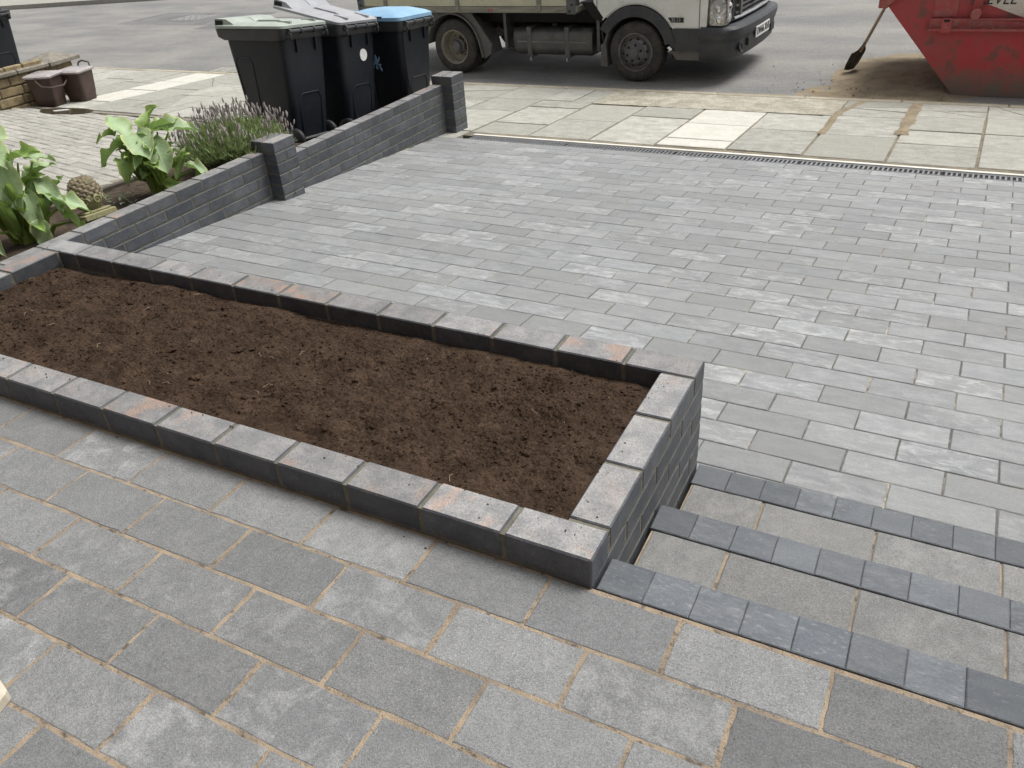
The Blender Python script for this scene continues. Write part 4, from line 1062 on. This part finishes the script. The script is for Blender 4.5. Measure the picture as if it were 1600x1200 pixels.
# windows
TB(MB().prism([(-.4, 1.3), (.55, 1.3), (.78, 1.32), (.55, 1.85), (-.4, 1.9)], 'y', .02, .035), 'side_window', M['glass'])
TB(MB().add([(.9, .12, 1.33), (.9, Wd-.12, 1.33), (.655, Wd-.16, 1.93), (.655, .16, 1.93)], [(0, 1, 2, 3)]), 'windscreen', M['glass'])
# bumper: plan outline wrapped round the corner, rounded
def plan_sweep(mb, prof, off=0.):
    """prof: (z, inset) pairs; plan path from near side round the front to the far side"""
    base = [(.78, .0), (.95, .0), (1.06, .03), (1.13, .12), (1.17, .3), (1.19, .6), (1.195, Wd/2), (1.19, Wd-.6), (1.17, Wd-.3), (1.13, Wd-.12), (1.06, Wd-.03), (.95, Wd), (.78, Wd)]
    vs = []; n = len(base)
    for z, ins in prof:
        for i, (x, y) in enumerate(base):
            vs.append((x-ins*(1 if x > 1 else .3), y+ins*(.8 if y < .3 else -.8 if y > Wd-.3 else 0), z))
    fs = [(r*n+i, r*n+i+1, (r+1)*n+i+1, (r+1)*n+i) for r in range(len(prof)-1) for i in range(n-1)]
    return mb.add(vs, fs)
TB(plan_sweep(MB(), [(.24, .16), (.25, .06), (.29, .025), (.4, .01), (.46, .012), (.475, .0), (.52, -.012), (.575, -.012), (.605, .01), (.615, .06), (.615, .25)]), 'bumper', M['bumper'], True)
TB(MB().lathe([(.005, 0), (.055, 0), (.06, .012), (.05, .012), (.04, -.02)], 16, Matrix.Translation((1.165, .235, .37)) @ Matrix.Rotation(rad(75), 4, 'Y')), 'fog_lamp', M['black'])
TB(MB().box(1.17, 1.2, .42, .56, .36, .44), 'bumper_slot', M['ink'])
TB(MB().box(1.17, 1.2, Wd-.56, Wd-.42, .36, .44), 'bumper_slot', M['ink'])
pl = TB(MB().box(1.2, 1.21, Wd/2-.26, Wd/2+.26, .395, .51), 'number_plate', M['white'])
text_mesh('DW66 XHS', .115, M['ink'], pl, Matrix.Translation((1.212, Wd/2, .452)) @ Matrix.Rotation(math.pi/2, 4, 'Z') @ Matrix.Rotation(math.pi/2, 4, 'X') @ Matrix.Diagonal((.84, 1, 1, 1)))
# grille
TB(MB().box(.9, 1.06, .2, Wd-.2, .64, .98), 'grille_recess', M['pit'])
for k in range(6): TB(MB().box(1.05, 1.075, .42, Wd-.42, .66+.05*k, .68+.05*k), 'grille_slat', M['steel'])
for k in range(3): TB(MB().box(1.05, 1.075, .3, .4, .7+.07*k, .72+.07*k), 'grille_slat', M['steel'])
TB(MB().tube([(1.06, .27, .66), (1.085, .45, .66), (1.09, Wd/2, .655), (1.085, Wd-.45, .66), (1.06, Wd-.27, .66)], .018, 8), 'grille_bar', M['silver'], True)
TB(MB().box(1.055, 1.09, .41, .47, .66, .98), 'grille_upright', M['dirtygrey']); TB(MB().box(1.055, 1.09, Wd-.47, Wd-.41, .66, .98), 'grille_upright', M['dirtygrey'])
Mx = Matrix.Translation((1.085, Wd/2, .85)) @ Matrix.Rotation(math.pi/2, 4, 'Y')
TB(MB().lathe([(.055, 0), (.075, 0), (.075, .015), (.055, .015)], 20, Mx), 'round_emblem', M['chrome'])
TB(MB().box(1.085, 1.1, Wd/2-.1, Wd/2+.1, .835, .865), 'emblem_bar', M['chrome'])
# headlamps
for y0, y1 in ((.012, .26), (Wd-.26, Wd-.012)):
    h = TB(MB().loft([(.6, .86, 1.0, y0+.06, y1-.06, .02), (.625, .845, 1.04, y0+.02, y1-.02, .05), (.72, .84, 1.06, y0, y1, .07), (.95, .84, 1.04, y0, y1, .07), (.98, .84, 1.0, y0+.03, y1-.03, .03)]), 'headlamp', M['lampbody'], True)
    yc = (y0+y1)/2
    TB(MB().lathe([(.01, .02), (.04, .015), (.055, 0), (.055, -.03)], 16, Matrix.Translation((1.05, yc, .69)) @ Matrix.Rotation(math.pi/2, 4, 'Y')), 'lamp_reflector', M['chrome'], True, h)
    TB(MB().lathe([(.01, .02), (.03, .015), (.045, 0), (.045, -.03)], 16, Matrix.Translation((1.05, yc+.02, .8)) @ Matrix.Rotation(math.pi/2, 4, 'Y')), 'lamp_reflector', M['chrome'], True, h)
    if y0 < 1:
        for (xx, zz, rr0) in ((.955, .69, .05), (.945, .79, .04)):
            TB(MB().lathe([(.001, .012), (rr0*.6, .01), (rr0, 0), (rr0, -.02)], 16, Matrix.Translation((xx+.04, y0+.02, zz)) @ Matrix.Rotation(rad(55), 4, 'Z') @ Matrix.Rotation(math.pi/2, 4, 'X')), 'lamp_reflector', M['chrome'], True, h)
    TB(MB().box(.9, 1.053, y0+.03, y1-.03, .88, .95), 'indicator', M['rail'], False, h)
# chassis, load bed
TB(MB().box(-3.9, .0, .45, .6, .5, .68).box(-3.9, .0, Wd-.6, Wd-.45, .5, .68).box(-3.9, -.2, .3, Wd-.3, .6, .74), 'chassis', M['pit'])
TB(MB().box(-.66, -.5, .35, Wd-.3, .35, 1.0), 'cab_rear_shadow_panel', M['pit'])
TB(MB().box(-4.0, -.72, -.02, Wd+.02, .755, .825, c=.006), 'bed_rail', M['rail'])
TB(MB().box(-3.97, -.75, .0, Wd, .826, .85), 'bed_floor', M['rail'])
px = [-3.92, -2.98, -2.05, -1.12]
for a, b in zip([-3.93, -3.55, -2.4, -1.22], [-3.56, -2.41, -1.23, -.84]):
    TB(MB().box(a+.012, b-.012, -.01, .02, .828, 1.2, c=.004), 'dropside_panel', M['dropside'])
TB(MB().box(-3.93, -.84, Wd-.02, Wd+.01, .828, 1.2), 'far_dropside', M['dropside'])
for x in (-3.55, -2.4, -1.22): TB(MB().box(x-.025, x+.025, -.035, -.008, .77, 1.22, c=.005), 'dropside_hinge', M['rail'])
for x0, x1 in ((-4.03, -3.95), (-.85, -.73)):
    q = TB(MB().box(x0, x1, -.03, .09, .74, 1.25, c=.008), 'corner_post', M['steel'])
    for k in range(4): TB(MB().lathe([(.001, 0), (.014, 0), (.014, .003), (.001, .003)], 10, Matrix.Translation(((x0+x1)/2+(.015 if k % 2 else -.015), -.0305, .775+.07*k)) @ Matrix.Rotation(math.pi/2, 4, 'X')), 'bolt_hole', M['pit'], False, q)
# fuel tank
tk = MB().loft([(-1.72, .25, .54, .12, .52, .08), (-1.69, .235, .555, .1, .54, .09), (-.66, .235, .555, .1, .54, .09), (-.62, .25, .54, .12, .52, .08)])
tk.v = [(v[0+2], v[2-0] if False else v[1+1-0] if False else v[2] if False else v[1], 0) if False else (v[2], v[1]+.05, v[0]) for v in tk.v]
tank = TB(tk, 'fuel_tank', M['tank'], True)
for x in (-1.48, -.95): TB(MB().box(x-.035, x+.035, .142, .6, .215, .575, c=.01), 'tank_strap', M['steel'], False, tank)
TB(MB().box(-1.66, -.68, .147, .153, .395, .405), 'tank_seam', M['rail'], False, tank)
TB(MB().lathe([(.001, .03), (.05, .03), (.05, 0)], 14, Matrix.Translation((-1.2, .35, .555))), 'filler_cap', M['black'], True, tank)
TB(MB().tube([(-1.75, .5, .42), (-2.0, .5, .42), (-2.12, .45, .5)], .04, 8), 'exhaust_pipe', M['rimgrey'], True)
TB(MB().tube([(-.6, .3, .62), (-.5, .22, .5), (-.47, .2, .38), (-.5, .25, .3)], .018, 6), 'hose', M['black'], True)
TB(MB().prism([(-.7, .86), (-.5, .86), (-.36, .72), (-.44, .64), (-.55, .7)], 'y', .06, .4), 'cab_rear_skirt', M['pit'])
for x in (-1.85, -.55): TB(MB().box(x-.02, x+.02, .2, .5, .3, .74), 'chassis_bracket', M['steel'])
TB(MB().box(-1.95, -1.87, -.022, -.012, .775, .8), 'side_marker', M['skiprim'])
TB(MB().tube([(-1.46, .14, .22), (-1.46, .12, .19), (-1.44, .12, .185)], .008, 5).tube([(-.95, .14, .22), (-.95, .12, .19), (-.93, .12, .185)], .008, 5), 'strap_bolt', M['silver'], True)
# wheels
def wheel(x, dual, y0):
    w_ = empty('wheel', Matrix()); w_.parent = truck; w_.matrix_basis = Matrix.Translation((x, y0, .33)) @ Matrix.Rotation(math.pi/2, 4, 'X')  # local z points to -y (outwards)
    TB(MB().lathe([(.2, -.2), (.3, -.2), (.325, -.18), (.33, -.1), (.325, -.02), (.3, .0), (.25, .006), (.215, -.004), (.205, -.02)], 40), 'tyre', M['tyre'], True, w_)
    tr = MB()
    for k in range(48):
        a = 2*math.pi*k/48
        for zz in (-.16, -.07): tr.box(.326, .335, -.012, .012, zz-.03, zz+.035, Matrix.Rotation(a+(0 if zz < -.1 else .06), 4, 'Z'))
    TB(tr, 'tread_blocks', M['tyre'], False, w_)
    if dual:
        TB(MB().lathe([(.2, .002), (.212, .004), (.206, -.015), (.19, -.02), (.18, -.12), (.12, -.14), (.001, -.14)], 32), 'rim', M['rim'], True, w_)
        TB(MB().lathe([(.095, -.14), (.09, -.09), (.07, -.075), (.055, -.07), (.05, -.03), (.001, -.028)], 20), 'hub', M['rimgrey'], True, w_)
        for k in range(6):
            a = k*math.pi/3; TB(MB().lathe([(.022, -.138), (.022, -.134), (.001, -.134)], 10, Matrix.Translation((.145*math.cos(a), .145*math.sin(a), 0))), 'rim_hole', M['pit'], False, w_)
            a += .5; TB(MB().lathe([(.016, -.138), (.014, -.105), (.001, -.103)], 6, Matrix.Translation((.1*math.cos(a), .1*math.sin(a), 0))), 'wheel_nut', M['rimgrey'], False, w_)
        TB(MB().lathe([(.2, -.46), (.3, -.46), (.325, -.44), (.33, -.36), (.325, -.28), (.3, -.26), (.2, -.26)], 32), 'inner_tyre', M['tyre'], True, w_)
    else:
        TB(MB().lathe([(.2, .002), (.212, .002), (.2, -.03), (.185, -.05), (.16, -.045), (.14, -.0), (.12, .018), (.001, .018)], 32), 'rim', M['rimgrey'], True, w_)
        TB(MB().lathe([(.125, .016), (.118, .034), (.06, .042), (.055, .06), (.001, .062)], 24), 'hub', M['hub'], True, w_)
        for k in range(10):
            a = k*math.pi/5+.1; TB(MB().lathe([(.014, -.02), (.014, .0045), (.001, .0045)], 8, Matrix.Translation((.143*math.cos(a), .143*math.sin(a), 0))), 'rim_hole', M['pit'], False, w_)
        for k in range(6):
            a = k*math.pi/3+.3; TB(MB().lathe([(.017, .03), (.015, .046), (.001, .048)], 6, Matrix.Translation((.088*math.cos(a), .088*math.sin(a), 0))), 'wheel_nut', M['pit'], False, w_)
wheel(0, False, .03); wheel(-2.56, True, .06)
for x in (0, -2.56):   # far side pair
    w_ = empty('wheel', Matrix()); w_.parent = truck; w_.matrix_basis = Matrix.Translation((x, Wd-.03, .33)) @ Matrix.Rotation(-math.pi/2, 4, 'X')
    TB(MB().lathe([(.12, -.2), (.3, -.2), (.325, -.18), (.33, -.1), (.325, -.02), (.3, .0), (.2, .0), (.16, -.05), (.001, -.05)], 32), 'tyre', M['tyre'], True, w_)
TB(MB().tube([(0, .1, .33), (0, Wd-.1, .33)], .05, 8).tube([(-2.56, .1, .33), (-2.56, Wd-.1, .33)], .07, 8), 'axle', M['steel'])
# mudguards
mg = ring(-2.56, .33, .4, .42, 175, 15, 18, .02, .5)
mg.prism([(-2.56+.39, .44), (-2.56+.41, .44), (-2.56+.46, .22), (-2.56+.44, .22)], 'y', .02, .5)
TB(mg, 'rear_mudguard', M['dirtygrey'], True)
fan = [(-2.56-.46, .36)]+[( -2.56+.405*math.cos(rad(a)), .33+.405*math.sin(rad(a))) for a in range(175, 15, -10)]+[(-2.15, .3), (-2.1, .2), (-2.0, .26), (-1.98, .38), (-2.25, .74), (-2.45, .755), (-2.95, .755), (-3.02, .7)]
TB(MB().prism(fan, 'y', .055, .075), 'mudguard_skirt', M['dirtygrey'])
TB(ring(0, .33, .385, .41, 168, 120, 8, .03, .28), 'front_mudguard', M['dirtygrey'], True)
TB(MB().prism([(-.405, .42), (-.38, .42), (-.36, .16), (-.45, .16), (-.45, .4)], 'y', .05, .28), 'mud_flap', M['dirtygrey'])
tag(truck, 'white dropside truck with cream bed sides and dark bumper parked in the road', 'truck')

# ------------------------------------------------------------------ skip
sz = zroad(.26, 8.2)
SF = frame(street(.265, 8.12, sz+.004), Vector((E2.x, E2.y, GS)), Vector((N2.x, N2.y, 0)))
skip = empty('builders_skip', SF)
SW = 1.72; SL = 1.75
K = lambda mb, n, m, sm=False, p=skip, Mx=None: mb.build(n, m, p, sm, Mx)
sideP = [(0, 0), (SL, 0), (SL+.74, .84), (SL+.6, .95), (SL+.05, 1.18), (-.05, 1.18), (-.6, .95), (-.74, .84)]
for n_, y0, y1 in (('side_plate', 0, .012), ('side_plate', SW-.012, SW)): K(MB().prism(sideP, 'y', y0, y1), n_, M['skip'])
K(MB().prism([(0, .002), (.012, .002), (-.715, .85), (-.735, .85)], 'y', .012, SW-.012), 'end_plate', M['skip'])
K(MB().prism([(SL, .002), (SL-.012, .002), (SL+.715, .85), (SL+.735, .85)], 'y', .012, SW-.012), 'end_plate', M['skip'])
K(MB().box(.0, SL, .012, SW-.012, .0, .012), 'floor_plate', M['skip'])
K(MB().box(-.45, SL+.45, .03, SW-.03, .55, .62), 'rubble_fill', M['sandpile'])
top = [(-.76, .83), (-.62, .945), (-.07, 1.175), (SL+.07, 1.175), (SL+.62, .945), (SL+.76, .83)]
for y in (-.012, SW+.012):
    rm = MB()
    for (a, b) in zip(top, top[1:]):
        d = Vector((b[0]-a[0], 0, b[1]-a[1])); L = d.length; ang = math.atan2(d.z, d.x)
        rm.box(-.01, L+.01, -.035, .035, -.035, .04, Matrix.Translation((a[0], y, a[1])) @ Matrix.Rotation(-ang, 4, 'Y'))
    K(rm, 'top_rim', M['skiprim'])
K(MB().box(-.8, -.71, -.04, SW+.04, .8, .88, c=.008), 'end_lip', M['skiprim']); K(MB().box(SL+.71, SL+.8, -.04, SW+.04, .8, .88, c=.008), 'end_lip', M['skiprim'])
K(MB().box(-.801, -.705, -.042, SW+.042, .8805, .886), 'lip_scrape', M['skipwhite'])
K(MB().prism([(-.06, .62), (-.01, .705), (-.06, .71), (-.06, .62)], 'x', -.32, SL+.32).box(-.32, SL+.32, -.06, -.003, .6, .7), 'side_channel', M['skiprim'])
K(MB().box(-.215, -.125, -.075, -.003, .585, .71, c=.006), 'channel_bracket', M['skiprim'])
K(MB().box(-.195, -.145, -.078, -.07, .685, .705), 'bracket_slot', M['pit'])
K(MB().box(.02, .1, -.03, -.002, .705, 1.15), 'lug_post', M['skip'])
K(MB().box(SL-.1, SL-.02, -.03, -.002, .705, 1.15), 'lug_post', M['skip'])
for x in (.06, SL-.06): K(MB().lathe([(.001, .13), (.042, .13), (.045, .12), (.045, 0)], 18, Matrix.Translation((x, 0, .755)) @ Matrix.Rotation(math.pi/2, 4, 'X')), 'lifting_lug', M['skiprim'], True)
K(MB().box(-.3, -.1, -.008, -.001, .72, .95), 'worn_patch', M['skiprim'])
sg = K(MB().prism([(.14, .825), (.45, .712), (1.3, .712), (1.55, .9), (1.3, 1.1), (.2, 1.1)], 'y', -.006, -.001), 'painted_panel', M['skipwhite'])
text_mesh('LEVEL', .118, M['ink'], sg, Matrix.Translation((.215, -.0085, .862)) @ Matrix.Rotation(math.pi/2, 4, 'X'), .25)
text_mesh('LOAD', .118, M['ink'], sg, Matrix.Translation((.75, -.0085, .862)) @ Matrix.Rotation(math.pi/2, 4, 'X'), .25)
tag(skip, 'battered red builders skip with tapered end and white lettered panel', 'skip')

# shovel
shA = street(-.84, 9.02, zroad(-.84, 9.02)+.03); shB = street(-.475, 8.8, zroad(-.5, 8.8)+.93)
shv = empty('long_shovel', shA)
dv_ = (shB-shA).normalized()
q = MB().tube([shA+dv_*.22, shA+dv_*.7, shA+dv_*1.25], [.017, .016, .014], 8).build('handle', M['wood'], None, True); under(q, shv)
sd_ = dv_.cross(Vector((0, 0, 1))).normalized(); nm_ = sd_.cross(dv_)
vs = []
for k, (u, wd, c) in enumerate(((0, .085, .0), (.06, .105, .012), (.2, .11, .022), (.25, .06, .022), (.3, .02, .02), (.34, .019, .019))):
    for th in (0, .006):
        for j in range(5):
            v = -1+.5*j; vs.append(shA+dv_*u+sd_*v*wd+nm_*(c*(1-v*v)*1.0-th+.02*(abs(v) > .9)*(u < .22)))
fs = []
for k in range(5):
    for j in range(4):
        a = k*10+j; fs += [(a, a+1, a+11, a+10), (a+5, a+15, a+16, a+6)]
    fs += [(k*10, k*10+10, k*10+15, k*10+5), (k*10+4, k*10+9, k*10+19, k*10+14)]
fs += [(0, 5, 6, 1), (1, 6, 7, 2), (2, 7, 8, 3), (3, 8, 9, 4)]
q = MB().add(vs, fs).build('blade', M['iron']); under(q, shv)
tag(shv, 'long handled shovel leaning against the end of the red skip', 'shovel')
# sand heap
def heap(x, y):
    r = math.hypot((x+.2)/.85, (y-8.9)/1.25); h = .055*max(0, 1-r)**.8*(1+.5*fbm(x*3, y*3, 6))
    r2 = math.hypot((x+.35)/1.0, (y-8.1)/.5); h = max(h, .03*max(0, 1-r2)*(1+.8*fbm(x*4, y*4, 1)))
    return h+.01*fbm(x*14, y*14, 3)*min(1, h*30)+.006*abs(fbm(x*30, y*30, 3))*min(1, h*30)-.006+.011*fbm(x*9, y*9, 12)+.006*fbm(x*40, y*40, 2)
spill('sand_heap', FR, -1.5, 1.9, 7.8, 10.3, 260, 200, heap, 'low heap of wet tan building sand spilled round the skip')
gr = MB(); r3 = random.Random(9)
for i in range(420):
    s, t = r3.uniform(-9, 1.6), 7.65+abs(r3.gauss(0, .9))
    clod(gr, (s, t, .003), r3.uniform(.003, .008))
for i in range(50):
    clod(gr, (r3.uniform(-1.3, .2), r3.uniform(7.7, 8.6), .02), r3.uniform(.006, .013))
o = gr.build('road_grit', M['sandpile']); o.matrix_world = FR; tag(o, 'scattered grit and crumbs on the road by the kerb', 'grit', kind='stuff')

# ------------------------------------------------------------------ cream slab corner on the patio
cs = MB().prism([(-.12, .04), (-.2, -.3), (.1, -.3), (.0, 0), (-.006, .008)], 'z', 0, .022).build('stone_slab', M['cream'])
cs.matrix_world = Matrix.Translation((-.972, -.752, PZ+.001)) @ Matrix.Rotation(rad(0), 4, 'Z'); tag(cs, 'corner of a pale cream stone slab lying on the grey patio', 'slab')

# ------------------------------------------------------------------ invented building behind the viewer, added to block sky light
added_house = empty('house', (0, -4.5, -.1))
under(MB().box(-9, 7, -10.4, -4.4, -1.2, 5.2).build('house_wall', M['housebrick']), added_house)
under(MB().prism([(-10.8, 5.2), (-4.0, 5.2), (-7.4, 7.6)], 'x', -9.3, 7.3).build('roof', M['roof']), added_house)
for x0, x1, z0, z1 in ((-3.6, -1.6, .8, 2.1), (-3.6, -1.8, 3.4, 4.6), (1.9, 3.6, .8, 2.1), (1.9, 3.4, 3.4, 4.6)):
    f = under(MB().box(x0, x1, -4.4, -4.33, z0, z1).build('window', M['upvc']), added_house)
    n = 2
    for k in range(n):
        a = x0+.06+(x1-x0-.06)*k/n; under(MB().box(a, a+(x1-x0)/n-.09, -4.34, -4.325, z0+.07, z1-.07).build('pane', M['glass']), f)
d = under(MB().box(.2, 1.15, -4.4, -4.35, -.05, 2.05).build('door', M['upvc']), added_house)
under(MB().box(.32, 1.03, -4.355, -4.345, 1.1, 1.9).build('pane', M['glass']), d)
tag(added_house, 'red brick house with white windows and door facing the garden', 'house')
